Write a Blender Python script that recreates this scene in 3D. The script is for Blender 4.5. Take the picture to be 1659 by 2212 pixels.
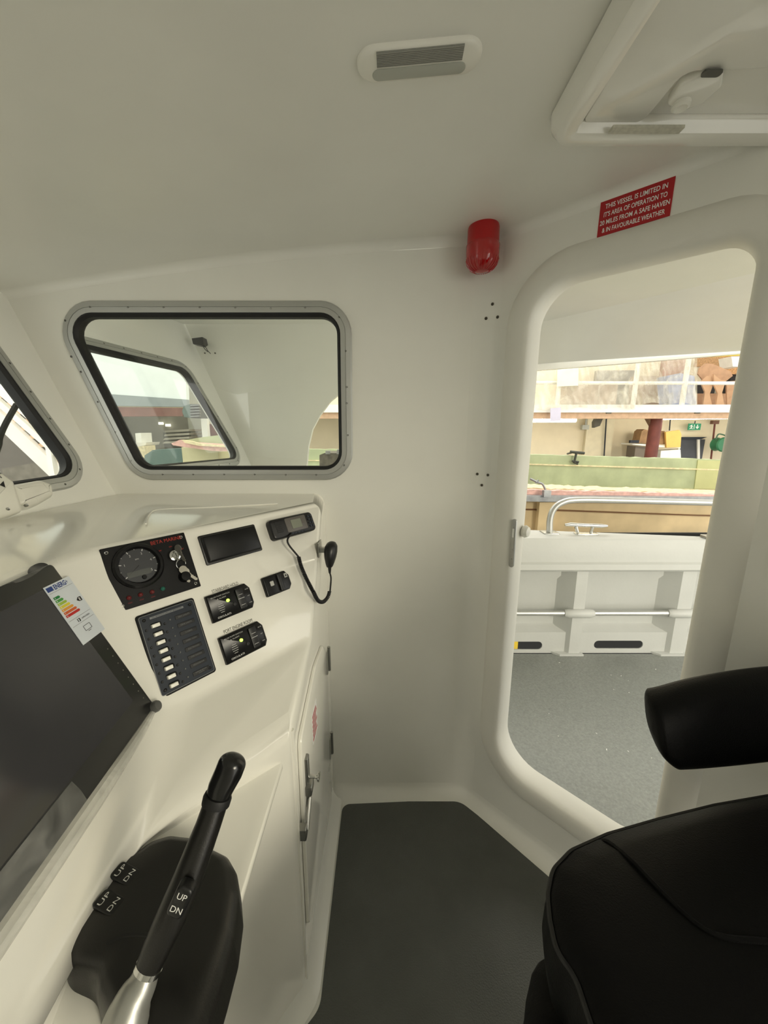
import bpy, bmesh, math, random
from math import sin, cos, pi, radians, sqrt, atan2
from mathutils import Vector, Matrix
from mathutils.geometry import tessellate_polygon
random.seed(7)
V = Vector
S = bpy.context.scene
for o in list(bpy.data.objects): bpy.data.objects.remove(o)
COL = S.collection

# ------------------------------------------------------------------ camera, light, exposure
W, H, FPX, PITCH, EYE = 1659, 2212, 831.0, radians(12.0), 1.45
cam = bpy.data.cameras.new('camera'); camo = bpy.data.objects.new('camera', cam); COL.objects.link(camo)
cam.sensor_fit = 'VERTICAL'; cam.sensor_height = 24; cam.lens = 24*FPX/H
cam.clip_start = .02; cam.clip_end = 200
camo.location = (0, 0, EYE); camo.rotation_euler = (pi/2-PITCH, 0, 0)
S.camera = camo
vs = S.view_settings
vs.view_transform = 'Standard'; vs.look = 'None'; vs.gamma = 1; vs.use_curve_mapping = False
vs.exposure = 0.88
wd = bpy.data.worlds.new('workshop_daylight'); S.world = wd; wd.use_nodes = True
wn = wd.node_tree.nodes; wl = wd.node_tree.links
bg = wn['Background']; bg.inputs[1].default_value = 1.0
tc = wn.new('ShaderNodeTexCoord'); sp = wn.new('ShaderNodeSeparateXYZ'); cr = wn.new('ShaderNodeValToRGB')
wl.new(tc.outputs['Generated'], sp.inputs[0]); wl.new(sp.outputs[2], cr.inputs[0]); wl.new(cr.outputs[0], bg.inputs[0])
cr.color_ramp.elements[0].color = (1.12, 1.10, 1.0, 1); cr.color_ramp.elements[1].color = (.92, .905, .85, 1)
cr.color_ramp.elements[0].position = 0.0; cr.color_ramp.elements[1].position = .6

def area(name, loc, target, sx, sy, power, col=(1, .95, .82)):
    l = bpy.data.lights.new(name, 'AREA'); l.shape = 'RECTANGLE'; l.size = sx; l.size_y = sy; l.energy = power; l.color = col
    o = bpy.data.objects.new(name, l); COL.objects.link(o); o.location = loc
    o.rotation_euler = (V(target)-V(loc)).to_track_quat('-Z', 'Y').to_euler()
    return o
area('fill_lamp_outboard', (1.5, 5.5, 5.0), (1.2, 6.0, 0), 3.5, 2.0, 60)  # added lamp out of view, brightens the workshop beyond the doorway
area('fill_lamp_forward', (-5.5, 1.5, 4.5), (-3, 3, 0), 4.0, 4.0, 60)  # unseen lamp added to light the workshop ahead
area('fill_lamp_aft', (4.2, -3.2, 2.4), (-.2, .8, .7), 1.5, 1.5, 95, (1, .92, .72))  # added warm lamp, unseen, aimed in through the after opening

# ------------------------------------------------------------------ frames and photo-ray helpers
def ray(px, py):
    u = (px-W/2)/FPX; v = (py-H/2)/FPX
    return V((u, cos(PITCH)-v*sin(PITCH), -sin(PITCH)-v*cos(PITCH)))
EYEV = V((0, 0, EYE))
class Frame:                                       # a real plane in the place: origin, two axes, normal towards the viewer side
    def __init__(s, o, u, v):
        s.o = V(o); s.u = V(u).normalized(); s.v = V(v).normalized(); s.n = s.u.cross(s.v).normalized()
    def P(s, a, b, h=0.0): return s.o + s.u*a + s.v*b + s.n*h
    def px(s, x, y, h=0.0):
        d = ray(x, y); t = (s.o+s.n*h-EYEV).dot(s.n)/d.dot(s.n); q = EYEV+d*t-s.o
        return (q.dot(s.u), q.dot(s.v))
    def pxs(s, L, h=0.0): return [s.px(x, y, h) for x, y in L]
    def sub(s, a, b, h=0.0, ang=0.0):
        return Frame(s.P(a, b, h), s.u*cos(ang)+s.v*sin(ang), s.v*cos(ang)-s.u*sin(ang))
def zp(x, y, z): d = ray(x, y); return EYEV+d*((z-EYE)/d.z)
def yp(x, y, Y): d = ray(x, y); return EYEV+d*(Y/d.y)
def xp(x, y, X): d = ray(x, y); return EYEV+d*(X/d.x)
def rect(fr, c4):                                  # best rectangle through four seen corners TL TR BR BL
    q = [V(p) for p in fr.pxs(c4)]
    c = (q[0]+q[1]+q[2]+q[3])/4
    w = ((q[1]-q[0]).length+(q[2]-q[3]).length)/2; h = ((q[0]-q[3]).length+(q[1]-q[2]).length)/2
    return c.x, c.y, w, h

# ------------------------------------------------------------------ materials
def lin(c): return tuple(((x/255)/12.92 if x/255 <= .04045 else ((x/255+.055)/1.055)**2.4) for x in c)
MATS = {}
def mat(name, rgb, rough=.5, metal=0.0, bump=0.0, bscale=200, var=.04, vscale=6, coat=0.0, emit=None, estr=0, spec=.5, alpha=None):
    if name in MATS: return MATS[name]
    m = bpy.data.materials.new(name); m.use_nodes = True; nt = m.node_tree; b = nt.nodes['Principled BSDF']
    L = nt.links; c = (*lin(rgb), 1)
    t = nt.nodes.new('ShaderNodeTexCoord'); n = nt.nodes.new('ShaderNodeTexNoise'); n.inputs['Scale'].default_value = vscale; n.inputs['Detail'].default_value = 3
    L.new(t.outputs['Object'], n.inputs['Vector'])
    r = nt.nodes.new('ShaderNodeValToRGB')
    r.color_ramp.elements[0].color = tuple(max(0, x*(1-var*2)) for x in c[:3])+(1,); r.color_ramp.elements[1].color = tuple(min(1, x*(1+var*2)) for x in c[:3])+(1,)
    r.color_ramp.elements[0].position = .25; r.color_ramp.elements[1].position = .75
    L.new(n.outputs['Fac'], r.inputs[0]); L.new(r.outputs[0], b.inputs['Base Color'])
    b.inputs['Roughness'].default_value = rough; b.inputs['Metallic'].default_value = metal
    b.inputs['Specular IOR Level'].default_value = spec; b.inputs['Coat Weight'].default_value = coat; b.inputs['Coat Roughness'].default_value = .08
    if bump:
        n2 = nt.nodes.new('ShaderNodeTexNoise'); n2.inputs['Scale'].default_value = bscale; n2.inputs['Detail'].default_value = 4
        bp = nt.nodes.new('ShaderNodeBump'); bp.inputs['Strength'].default_value = bump; bp.inputs['Distance'].default_value = .002
        L.new(t.outputs['Object'], n2.inputs['Vector']); L.new(n2.outputs['Fac'], bp.inputs['Height']); L.new(bp.outputs[0], b.inputs['Normal'])
    if emit: b.inputs['Emission Color'].default_value = (*lin(emit), 1); b.inputs['Emission Strength'].default_value = estr
    if alpha is not None: b.inputs['Alpha'].default_value = alpha
    MATS[name] = m; return m
GEL = mat('gelcoat_white', (236, 235, 227), .32, bump=.04, bscale=30, var=.01)
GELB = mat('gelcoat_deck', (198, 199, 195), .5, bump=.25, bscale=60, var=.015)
GELM = mat('gelcoat_flowcoat', (233, 231, 222), .55, bump=.25, bscale=60, var=.015)
GLOSS = mat('gelcoat_polished', (238, 236, 227), .12, var=.008, coat=.3)
NONSLIP = mat('grey_nonslip', (84, 86, 82), .34, bump=1.0, bscale=260, var=.06, vscale=9)
ALU = mat('anodised_aluminium', (190, 191, 188), .42, .75, var=.02)
CHROME = mat('polished_steel', (215, 215, 212), .12, 1.0, var=.01)
STEEL = mat('brushed_steel', (170, 170, 166), .33, 1.0, var=.03, vscale=30)
RUB = mat('black_rubber', (16, 16, 17), .6)
BLK = mat('black_plastic', (17, 17, 18), .38, bump=.08, bscale=400)
BLKG = mat('black_gloss', (12, 12, 13), .30, spec=.35)
BLKM = mat('black_powdercoat', (15, 15, 16), .6, bump=.15, bscale=500, spec=.25)
LEA = mat('black_vinyl', (6, 6, 6), .5, bump=.3, bscale=420, spec=.14)
GREYP = mat('slate_panel', (44, 49, 57), .6, spec=.3)
RED = mat('red_plastic', (176, 22, 26), .3, var=.03)
REDL = mat('red_lens', (170, 14, 18), .12, var=.06, coat=.6)
REDS = mat('red_vinyl_sign', (172, 22, 28), .5)
WHT = mat('white_print', (240, 240, 236), .5)
WPLAS = mat('white_plastic', (238, 236, 226), .28)
DK = mat('dark_void', (10, 10, 10), .9)
GREYT = mat('grey_lens', (176, 178, 168), .3)

def glass_mat(name, tint=(.97, .985, .97), ior=1.5, rough=.0):
    m = bpy.data.materials.new(name); m.use_nodes = True; nt = m.node_tree; nt.nodes.clear()
    o = nt.nodes.new('ShaderNodeOutputMaterial'); mx = nt.nodes.new('ShaderNodeMixShader'); tr = nt.nodes.new('ShaderNodeBsdfTransparent')
    g = nt.nodes.new('ShaderNodeBsdfGlossy'); f = nt.nodes.new('ShaderNodeFresnel'); f.inputs[0].default_value = ior
    tr.inputs[0].default_value = (*tint, 1); g.inputs['Roughness'].default_value = rough
    ge = nt.nodes.new('ShaderNodeNewGeometry'); mi = nt.nodes.new('ShaderNodeMapRange'); mi.inputs[3].default_value = ior; mi.inputs[4].default_value = 1/ior
    nt.links.new(ge.outputs['Backfacing'], mi.inputs[0]); nt.links.new(mi.outputs[0], f.inputs[0])
    nt.links.new(f.outputs[0], mx.inputs[0]); nt.links.new(tr.outputs[0], mx.inputs[1]); nt.links.new(g.outputs[0], mx.inputs[2]); nt.links.new(mx.outputs[0], o.inputs[0])
    return m
GLASS = glass_mat('window_glass')
def film_mat(name, rgb, opac, rough=.25, scale=8, spread=.35):
    m = bpy.data.materials.new(name); m.use_nodes = True; nt = m.node_tree; nt.nodes.clear(); L = nt.links
    o = nt.nodes.new('ShaderNodeOutputMaterial'); mx = nt.nodes.new('ShaderNodeMixShader'); tr = nt.nodes.new('ShaderNodeBsdfTransparent')
    p = nt.nodes.new('ShaderNodeBsdfPrincipled'); p.inputs['Base Color'].default_value = (*lin(rgb), 1); p.inputs['Roughness'].default_value = rough
    n = nt.nodes.new('ShaderNodeTexNoise'); n.inputs['Scale'].default_value = scale; n.inputs['Detail'].default_value = 5; n.inputs['Distortion'].default_value = 1.2
    t = nt.nodes.new('ShaderNodeTexCoord'); mr = nt.nodes.new('ShaderNodeMapRange')
    mr.inputs[1].default_value = .35; mr.inputs[2].default_value = .7; mr.inputs[3].default_value = max(0, opac-spread/2); mr.inputs[4].default_value = min(1, opac+spread/2)
    L.new(t.outputs['Object'], n.inputs['Vector']); L.new(n.outputs['Fac'], mr.inputs[0]); L.new(mr.outputs[0], mx.inputs[0])
    L.new(tr.outputs[0], mx.inputs[1]); L.new(p.outputs[0], mx.inputs[2]); L.new(mx.outputs[0], o.inputs[0])
    return m
SHEET = film_mat('polythene_sheet', (226, 220, 200), .40, .3, 3, .5)
FILMR = film_mat('rolled_film', (225, 224, 216), .62, .12, 14, .3)
FILM = film_mat('clear_film', (225, 225, 220), .16, .12, 20, .2)

# ------------------------------------------------------------------ mesh helpers (world coordinates)
def ngon(bm, pts):
    vs_ = [bm.verts.new(p) for p in pts]
    try: return bm.faces.new(vs_)
    except Exception: return None
def rings(bm, R, closed=True, cap0=False, cap1=False, loop=False):
    vr = [[bm.verts.new(p) for p in r] for r in R]
    k = len(vr[0])
    seq = list(zip(vr, vr[1:])) + ([(vr[-1], vr[0])] if loop else [])
    for a, b in seq:
        for i in range(k if closed else k-1):
            j = (i+1) % k
            try: bm.faces.new((a[i], a[j], b[j], b[i]))
            except Exception: pass
    if cap0: bm.faces.new(list(reversed(vr[0])))
    if cap1: bm.faces.new(vr[-1])
    return vr
def offset(pts, d):
    n = len(pts); out = []; A = sum(pts[i][0]*pts[(i+1) % n][1]-pts[(i+1) % n][0]*pts[i][1] for i in range(n))
    sg = 1 if A > 0 else -1
    for i in range(n):
        p0 = V(pts[i-1]); p1 = V(pts[i]); p2 = V(pts[(i+1) % n])
        e1 = (p1-p0); e2 = (p2-p1)
        if e1.length < 1e-9 or e2.length < 1e-9: out.append(tuple(p1)); continue
        e1.normalize(); e2.normalize()
        n1 = V((e1.y, -e1.x))*sg; n2 = V((e2.y, -e2.x))*sg
        m = n1+n2
        if m.length < 1e-6: m = n1
        m.normalize(); c = max(.35, m.dot(n1))
        out.append(tuple(p1+m*(d/c)))
    return out
def rpoly(pts, r, seg=6):
    n = len(pts); out = []
    rr = r if isinstance(r, (list, tuple)) else [r]*n
    for i in range(n):
        p0 = V(pts[i-1]); p1 = V(pts[i]); p2 = V(pts[(i+1) % n]); R = rr[i]
        if R <= 0: out.append(tuple(p1)); continue
        a = (p0-p1).normalized(); b = (p2-p1).normalized(); th = a.angle(b)
        t = min(R/math.tan(th/2), (p0-p1).length*.49, (p2-p1).length*.49); R2 = t*math.tan(th/2)
        c = p1+(a+b).normalized()*(R2/sin(th/2)); s0 = p1+a*t-c; s1 = p1+b*t-c
        a0 = atan2(s0.y, s0.x); da = (atan2(s1.y, s1.x)-a0+pi) % (2*pi)-pi
        for k in range(seg+1):
            an = a0+da*k/seg; out.append((c.x+R2*cos(an), c.y+R2*sin(an)))
    return out
def rrect(a, b, w, h, r, seg=5): return rpoly([(a-w/2, b-h/2), (a+w/2, b-h/2), (a+w/2, b+h/2), (a-w/2, b+h/2)], r, seg)
def prism(bm, fr, pts, h0, h1, bev=0.0):
    if bev <= 0: return rings(bm, [[fr.P(*p, h0) for p in pts], [fr.P(*p, h1) for p in pts]], cap0=True, cap1=True)
    prof = [(0, h0), (0, h1-bev), (-bev*.12, h1-bev*.62), (-bev*.38, h1-bev*.25), (-bev, h1)]
    return rings(bm, [[fr.P(*p, h) for p in offset(pts, d)] for d, h in prof], cap0=True, cap1=True)
def sweep(bm, fr, pts, prof, loop=False):
    return rings(bm, [[fr.P(*p, h) for p in offset(pts, d)] for d, h in prof], loop=loop)
def lathe(bm, fr, a, b, prof, seg=24, cap=True):
    R = [[fr.P(a+r*cos(2*pi*i/seg), b+r*sin(2*pi*i/seg), h) for i in range(seg)] for r, h in prof]
    return rings(bm, R, cap0=cap, cap1=cap)
def box(bm, x0, x1, y0, y1, z0, z1):
    prism(bm, Frame((0, 0, 0), (1, 0, 0), (0, 1, 0)), [(x0, y0), (x1, y0), (x1, y1), (x0, y1)], z0, z1)
def fbox(bm, fr, a0, a1, b0, b1, h0, h1, bev=0.0): prism(bm, fr, [(a0, b0), (a1, b0), (a1, b1), (a0, b1)], h0, h1, bev)
def smooth_path(pts, n=8):
    P = [V(p) for p in pts]; P = [P[0]*2-P[1]]+P+[P[-1]*2-P[-2]]; out = []
    for i in range(1, len(P)-2):
        for k in range(n):
            t = k/n
            out.append(.5*((2*P[i])+(P[i+1]-P[i-1])*t+(2*P[i-1]-5*P[i]+4*P[i+1]-P[i+2])*t*t+(3*P[i]-P[i-1]-3*P[i+1]+P[i+2])*t**3))
    out.append(P[-2]); return out
def tube(bm, pts, r, seg=10, cap=True, closed=False):
    P = [V(p) for p in pts]; n = len(P); R = []
    rr = r if isinstance(r, (list, tuple)) else [r]*n
    t0 = (P[1]-P[0]).normalized(); up = V((0, 0, 1)) if abs(t0.z) < .9 else V((1, 0, 0)); nx = t0.cross(up).normalized()
    for i in range(n):
        if closed: t = (P[(i+1) % n]-P[i-1]).normalized()
        else: t = (P[min(i+1, n-1)]-P[max(i-1, 0)]).normalized()
        nx = (nx-t*nx.dot(t)).normalized(); ny = t.cross(nx)
        R.append([P[i]+(nx*cos(2*pi*k/seg)+ny*sin(2*pi*k/seg))*rr[i] for k in range(seg)])
    rings(bm, R, cap0=cap and not closed, cap1=cap and not closed, loop=closed)
def walled(bm, fr, outer, holes, th):               # flat wall with openings, thickness th behind the face (h from 0 to -th)
    loops = [outer]+holes
    for h, flip in ((0, False), (-th, True)):
        flat = [fr.P(*p, h) for l in loops for p in l]; vv = [bm.verts.new(p) for p in flat]
        tris = tessellate_polygon([[V((p[0], p[1], 0)) for p in l] for l in loops])
        for t in tris:
            try: bm.faces.new([vv[i] for i in t])
            except Exception: pass
    for l in loops: rings(bm, [[fr.P(*p, 0) for p in l], [fr.P(*p, -th) for p in l]])

ROOT = {}
def finish(bm, name, material, origin, sharp=35, recalc=True):
    bmesh.ops.remove_doubles(bm, verts=bm.verts, dist=1e-6)
    if recalc: bmesh.ops.recalc_face_normals(bm, faces=bm.faces)
    for v in bm.verts: v.co -= origin
    me = bpy.data.meshes.new(name); bm.to_mesh(me); bm.free()
    for p in me.polygons: p.use_smooth = len(p.vertices) <= 4
    me.set_sharp_from_angle(angle=radians(sharp))
    me.materials.append(material); return me
def thing(name, label, cat, loc, group=None):
    o = bpy.data.objects.new(name, None); COL.objects.link(o); o.location = loc; o.empty_display_size = .05
    o['label'] = label; o['category'] = cat
    if group: o['group'] = group
    ROOT[o.name] = V(loc); return o
def part(name, bm, material, parent, label=None, sharp=35, kind=None, mods=None):
    org = ROOT[parent.name]
    o = bpy.data.objects.new(name, finish(bm, name, material, org, sharp)); COL.objects.link(o); o.parent = parent; ROOT[o.name] = org
    if label: o['label'] = label
    if kind: o['kind'] = kind
    return o
def solo(name, bm, material, label=None, cat=None, group=None, kind=None, sharp=35):
    c = [v.co for v in bm.verts]; lo = V((min(v.x for v in c), min(v.y for v in c), min(v.z for v in c))); hi = V((max(v.x for v in c), max(v.y for v in c), max(v.z for v in c)))
    org = V(((lo.x+hi.x)/2, (lo.y+hi.y)/2, lo.z))
    o = bpy.data.objects.new(name, finish(bm, name, material, org, sharp)); COL.objects.link(o); o.location = org; ROOT[o.name] = org
    if label: o['label'] = label
    if cat: o['category'] = cat
    if group: o['group'] = group
    if kind: o['kind'] = kind
    return o
def struct(name, bm, material, label=None, sharp=35): return solo(name, bm, material, label, None, None, 'structure', sharp)
def bevel(o, w, seg=3, ang=25):
    m = o.modifiers.new('bevel', 'BEVEL'); m.width = w; m.segments = seg; m.limit_method = 'ANGLE'; m.angle_limit = radians(ang); return o
def subsurf(o, n=2):
    m = o.modifiers.new('smooth', 'SUBSURF'); m.levels = n; m.render_levels = n; return o
def B(): return bmesh.new()
DG = bpy.context.evaluated_depsgraph_get
def text_bm(bm, body, fr, a, b, size, width=None, h=.0004, align='CENTER', bold=0.0, mirror=False, spacing=1.0):
    cu = bpy.data.curves.new('t', 'FONT'); cu.body = body; cu.size = 1; cu.align_x = align; cu.align_y = 'CENTER'; cu.offset = bold; cu.space_line = spacing; cu.resolution_u = 3
    ob = bpy.data.objects.new('t', cu); COL.objects.link(ob); dg = bpy.context.evaluated_depsgraph_get(); dg.update()
    me = bpy.data.meshes.new_from_object(ob.evaluated_get(dg)); bpy.data.objects.remove(ob); bpy.data.curves.remove(cu)
    if not me.vertices: return
    xs = [v.co.x for v in me.vertices]; ys = [v.co.y for v in me.vertices]; w = max(xs)-min(xs); hh = max(ys)-min(ys)
    lines = body.count('\n')+1; sy = size/.72 if lines == 1 else size/hh
    sx = (width/w) if width else sy
    cx = (max(xs)+min(xs))/2 if align == 'CENTER' else min(xs); cy = (max(ys)+min(ys))/2
    vv = [bm.verts.new(fr.P(a+(v.co.x-cx)*sx, b+(v.co.y-cy)*sy, h)) for v in me.vertices]
    for p in me.polygons:
        try: bm.faces.new([vv[i] for i in p.vertices])
        except Exception: pass
    bpy.data.meshes.remove(me)
def text(name, body, fr, a, b, size, material, parent, width=None, h=.0004, **k):
    bm = B(); text_bm(bm, body, fr, a, b, size, width, h, **k)
    return part(name, bm, material, parent)

# ------------------------------------------------------------------ geometry of the wheelhouse
YW = 1.30                                          # port side wall
WALL = Frame((0, YW, 0), (1, 0, 0), (0, 0, 1))
CX0 = .32                                          # where the angled door bulkhead starts
BULK = Frame((CX0, YW, 0), (1, -1, 0), (0, 0, 1))
def fz(x):                                         # roof curve: flat aft, falling forward
    if x > .3: return 2.015
    t = .3-x
    return 2.015-.030*t-.058*t*t+.006*t**3
def lean(z): return -.918-.40*(z-1.232)            # raked front corner
LV = V((-.40, 0, 1)).normalized()
ua = radians(8)
FRONT = Frame((-.918, YW, 1.232), (sin(ua), cos(ua), 0), LV)      # u towards port, v up the rake; normal looks aft into the cabin
SHE = Frame((-.918, YW+.06, 1.232), (sin(radians(11)), cos(radians(11)), 0), LV)

# side wall with window
win = rpoly(WALL.pxs([(310, 1007), (733, 1007), (728, 686), (149, 686)]), [.05, .05, .05, .055], 8)
fr_r = .045
RH = .022
top = [(x, fz(x)-RH) for x in [CX0-.03, .2, 0, -.2, -.4, -.6, -.8, -1.0, -1.2, -1.35]]
outer = [(-.90, .05), (CX0-.03, .05)]+top[:-2]+[(lean(1.86), 1.86-.01), (-.905, 1.2)]
bm = B(); walled(bm, WALL, outer, [offset(win, .012)], .018)
def arc(cxx, cyy, r, a0, a1, n=6): return [(cxx+r*cos(a0+(a1-a0)*i/n), cyy+r*sin(a0+(a1-a0)*i/n)) for i in range(n+1)]
# profile through the wall foot and head: (distance from wall into cabin, height)
foot = [(.05-.05*cos(t), .05-.05*sin(t)) for t in [i*pi/2/6 for i in range(7)]]       # (0,.05)->(.05,0)
def head(x): return [(RH-RH*cos(t), fz(x)-RH+RH*sin(t)) for t in [i*pi/2/6 for i in range(7)]]
xs = [CX0-.03, .2, .1, 0, -.1, -.2, -.3, -.4, -.5, -.6, -.7, -.8, -.9, -1.0, -1.1, -1.17]
rings(bm, [[WALL.P(x, z, d) for d, z in foot] for x in xs], closed=False)
rings(bm, [[WALL.P(x, z, d) for d, z in head(x)] for x in xs], closed=False)
# rounded corner to the angled bulkhead
R_, tl = .11, .11*math.tan(radians(22.5))
c0 = V((CX0-tl, YW-R_, 0)); cols = []
for i in range(9):
    a = pi/2-(pi/4)*i/8; dn = V((cos(a), sin(a), 0)); q = c0+dn*R_
    prof = [(0+.0, z) for z in (.05, .5, 1.0, 1.5)]
    col = [q-dn*d+V((0, 0, z)) for d, z in reversed(foot)]+[q+V((0, 0, z)) for z in (.5, 1.0, 1.5)]+[q-dn*d+V((0, 0, z)) for d, z in head(.32)]
    cols.append(col)
rings(bm, cols, closed=False)
wall_port = struct('wall_port', bm, GEL, 'white moulded side wall holding the framed window')

# angled bulkhead with doorway
s0, s1 = .135, .613
door = rpoly([(s0, .24), (s1, .23), (s1+.004, 1.842), (s0+.010, 1.852)], [.13, .10, .07, .11], 10)
bm = B(); walled(bm, BULK, [(tl, .05), (1.6, .05), (1.6, 2.015-RH), (tl, 2.015-RH)], [offset(door, .02)], .05)
rings(bm, [[BULK.P(s, z, d) for d, z in foot] for s in (tl, .5, 1.0, 1.6)], closed=False)
rings(bm, [[BULK.P(s, z, d) for d, z in head(.5)] for s in (tl, .5, 1.0, 1.6)], closed=False)
wall_aft = struct('wall_aft', bm, GEL, 'angled white bulkhead with rounded doorway')
bm = B()
prof = [(.022, -.085), (.004, -.08), (-.004, -.05), (-.004, -.015), (0, .002), (.006, .009), (.018, .013), (.048, .012), (.062, .008), (.070, .003), (.076, -.002)]
sweep(bm, BULK, door, prof, loop=True)
door1 = struct('door_1', bm, GELM, 'raised rounded rim of the open doorway')
# strike plate and door knob seen past the jamb
q0 = BULK.px(1106, 1122, .02); q1 = BULK.px(1100, 1226, .02); ca = (q0[0]+q1[0])/2
bm = B(); prism(bm, BULK, rrect(s0+.010, (q0[1]+q1[1])/2, .016, q0[1]-q1[1], .0078), .008, .0145, .001); sp_ = part('strike_plate', bm, STEEL, door1, 'brushed steel strike plate')
bm = B(); prism(bm, BULK, rrect(s0+.010, (q0[1]+q1[1])/2+.035, .006, .030, .0025), .0145, .015); part('latch_slot', bm, WHT, sp_)
bm = B()
for k in (-.052, .052, -.02): lathe(bm, BULK, s0+.010, (q0[1]+q1[1])/2+k, [(.0025, .014), (.002, .0158)], 10)
part('screw', bm, STEEL, sp_)
kf = Frame(BULK.P(s0-.001, q0[1]-.05, -.05), BULK.n*-1, (0, 0, 1))
bm = B(); lathe(bm, kf, 0, 0, [(.008, -.004), (.008, .008), (.018, .014), (.021, .022), (.016, .032), (.003, .035)], 20); part('knob', bm, WPLAS, door1, 'white round knob')

# screws capped on the bulkhead: top and lower clusters
for L in ([(1064, 657), (1050, 688), (1075, 685)], [(1031, 1024), (1054, 1026), (1041, 1048)]):
    for x, y in L:
        d = ray(x, y); a, b = BULK.px(x, y); q = BULK.P(a, b); nn_ = BULK.n
        if a < tl:                                 # on the rounded corner: meet the curve
            A_ = d.x**2+d.y**2; B_ = -2*(d.x*c0.x+d.y*c0.y); C_ = c0.x**2+c0.y**2-R_**2
            t_ = (-B_+sqrt(max(0, B_*B_-4*A_*C_)))/(2*A_); q = EYEV+d*t_; nn_ = V((c0.x-q.x, c0.y-q.y, 0)).normalized()
        fr_ = Frame(q, V((0, 0, 1)).cross(nn_), (0, 0, 1)); bm = B()
        lathe(bm, fr_, 0, 0, [(.0046, -.004), (.0046, .0014), (.003, .0030), (.0012, .0020)], 12); part('bolt_head', bm, mat('tarnished_bolt', (88, 84, 74), .4, .8), wall_aft, 'dark bolt head')

# floor, non-slip mat, ceiling
bm = B(); fl = [(-1.3, YW-.05), (CX0-tl*1.0-.01, YW-.05), (CX0+.02, YW-.075), (1.62+.03-.17, .07), (1.45, -1.5), (-1.3, -1.5)]
FL = Frame((0, 0, 0), (1, 0, 0), (0, 1, 0)); prism(bm, FL, [(x, y+.004) for x, y in fl], -.03, 0)
floor = struct('floor', bm, GEL, 'white cabin sole moulding around the grey panel')
m0 = [zp(740, 1738, 0), zp(992, 1727, 0), zp(1180, 1890, 0)]
dr = (m0[2]-m0[1]).normalized()
mp = [(-.164, m0[0].y), (m0[1].x, m0[1].y), tuple((m0[1]+dr*1.2).xy), (m0[1].x+dr.x*1.2-.1, -1.4), (-.9, -1.4), (-.9, -.02), (-.262, .60), (-.164, .70)]
bm = B(); prism(bm, FL, rpoly(mp, [.03, .02, .05, .05, .02, .05, .06, .05]), -.01, .0015); part('nonslip_panel', bm, NONSLIP, floor, 'dark grey non-slip panel')
bm = B(); G = []
for i in range(34):
    x = -1.5+i*.1; G.append([V((x, y, fz(x)+.0)) for y in (YW-RH, 1.0, .7, .4, .1, -.2, -.6, -1.0, -1.5)])
keep = []
for g in G: keep.append([p for p in g])
rings(bm, keep, closed=False)
ext = bmesh.ops.extrude_face_region(bm, geom=bm.faces[:]); bmesh.ops.translate(bm, vec=(0, 0, .04), verts=[v for v in ext['geom'] if isinstance(v, bmesh.types.BMVert)])
ceiling = struct('ceiling', bm, GEL, 'smooth white moulded roof lining')

# front wall (windscreen side), slopes to the roof
dz = lambda z: z
g_br = V(FRONT.px(166, 1024)); g_r = V(FRONT.px(20, 810)); dirr = (g_r-g_br).normalized(); g_bl0 = V(FRONT.px(32, 1052)); dirb = (g_bl0-g_br).normalized()
g_tr = g_br+dirr*(.50/ max(.2, dirr.y)); g_bl = g_br+dirb*.62; g_tl = V((g_bl.x, g_tr.y))
ws = rpoly([tuple(g_bl), tuple(g_br), tuple(g_tr), tuple(g_tl)], [.05, .055, .05, .05], 8)
bm = B(); walled(bm, FRONT, [(-2.9, -.25), (.0, -.25), (.0, .72), (-2.9, .72)], [offset(ws, .012), [(p[0]-1.0, p[1]) for p in offset(ws, .012)]], .02)
wall_front = struct('wall_front', bm, GEL, 'raked white front wall around the windscreen')
# starboard and after walls behind the viewer, after opening widened to let light in
bm = B(); STB = Frame((0, -1.5, 0), (-1, 0, 0), (0, 0, 1))
walled(bm, STB, [(-1.5, 0), (1.4, 0), (1.4, 2.02), (-1.5, 2.02)], [], .045)
struct('wall_starboard', bm, GEL, 'white starboard wall behind the viewer')
bm = B(); AFT = Frame((1.45, 0, 0), (0, -1, 0), (0, 0, 1))
walled(bm, AFT, [(-.17, 0), (1.5, 0), (1.5, 2.02), (-.17, 2.02)], [rrect(.75, 1.0, 1.3, 1.8, .08)], .045)
struct('wall_after', bm, GEL, 'white after wall with a wide opening')

# ------------------------------------------------------------------ windows
def frame_window(name, fr, out, label, screws, pane=True, wd_=.046, into=.014, back=-.05):
    bm = B(); g = .011
    sweep(bm, fr, out, [(g, back), (g, into), (g+.014, into), (g+.0145, into-.002), (g+.016, into-.002), (g+.0165, into), (wd_-.004, into-.002), (wd_, into-.006), (wd_, -.001)], loop=True)
    w = struct(name, bm, ALU, label, 30)
    bm = B(); sweep(bm, fr, out, [(g, back), (0, back), (0, into-.010), (.004, into-.006), (.007, into-.002), (g, into-.002)], loop=True); part('gasket', bm, RUB, w, 'black rubber gasket')
    if pane:
        bm = B(); prism(bm, fr, offset(out, .002), back*.5, back*.5+.005); part('pane', bm, GLASS, w)
    bm = B(); 
    for (a, b) in screws:
        bm = B(); lathe(bm, fr, a, b, [(.0034, into-.004), (.0034, into-.0008), (.0024, into+.0004), (.001, into-.0006)], 10); part('screw', bm, mat('frame_screw', (105, 104, 100), .35, .9), w)
    return w
def along(fr, pts, n=None, step=.075, d=.033, into=0):
    o = offset(pts, d); out = []; L = 0; nxt = step*.5
    for i in range(len(o)):
        p = V(o[i]); q = V(o[(i+1) % len(o)]); l = (q-p).length
        while nxt <= L+l:
            out.append(tuple(p+(q-p)*((nxt-L)/max(l, 1e-9)))); nxt += step
        L += l
    return out
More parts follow.
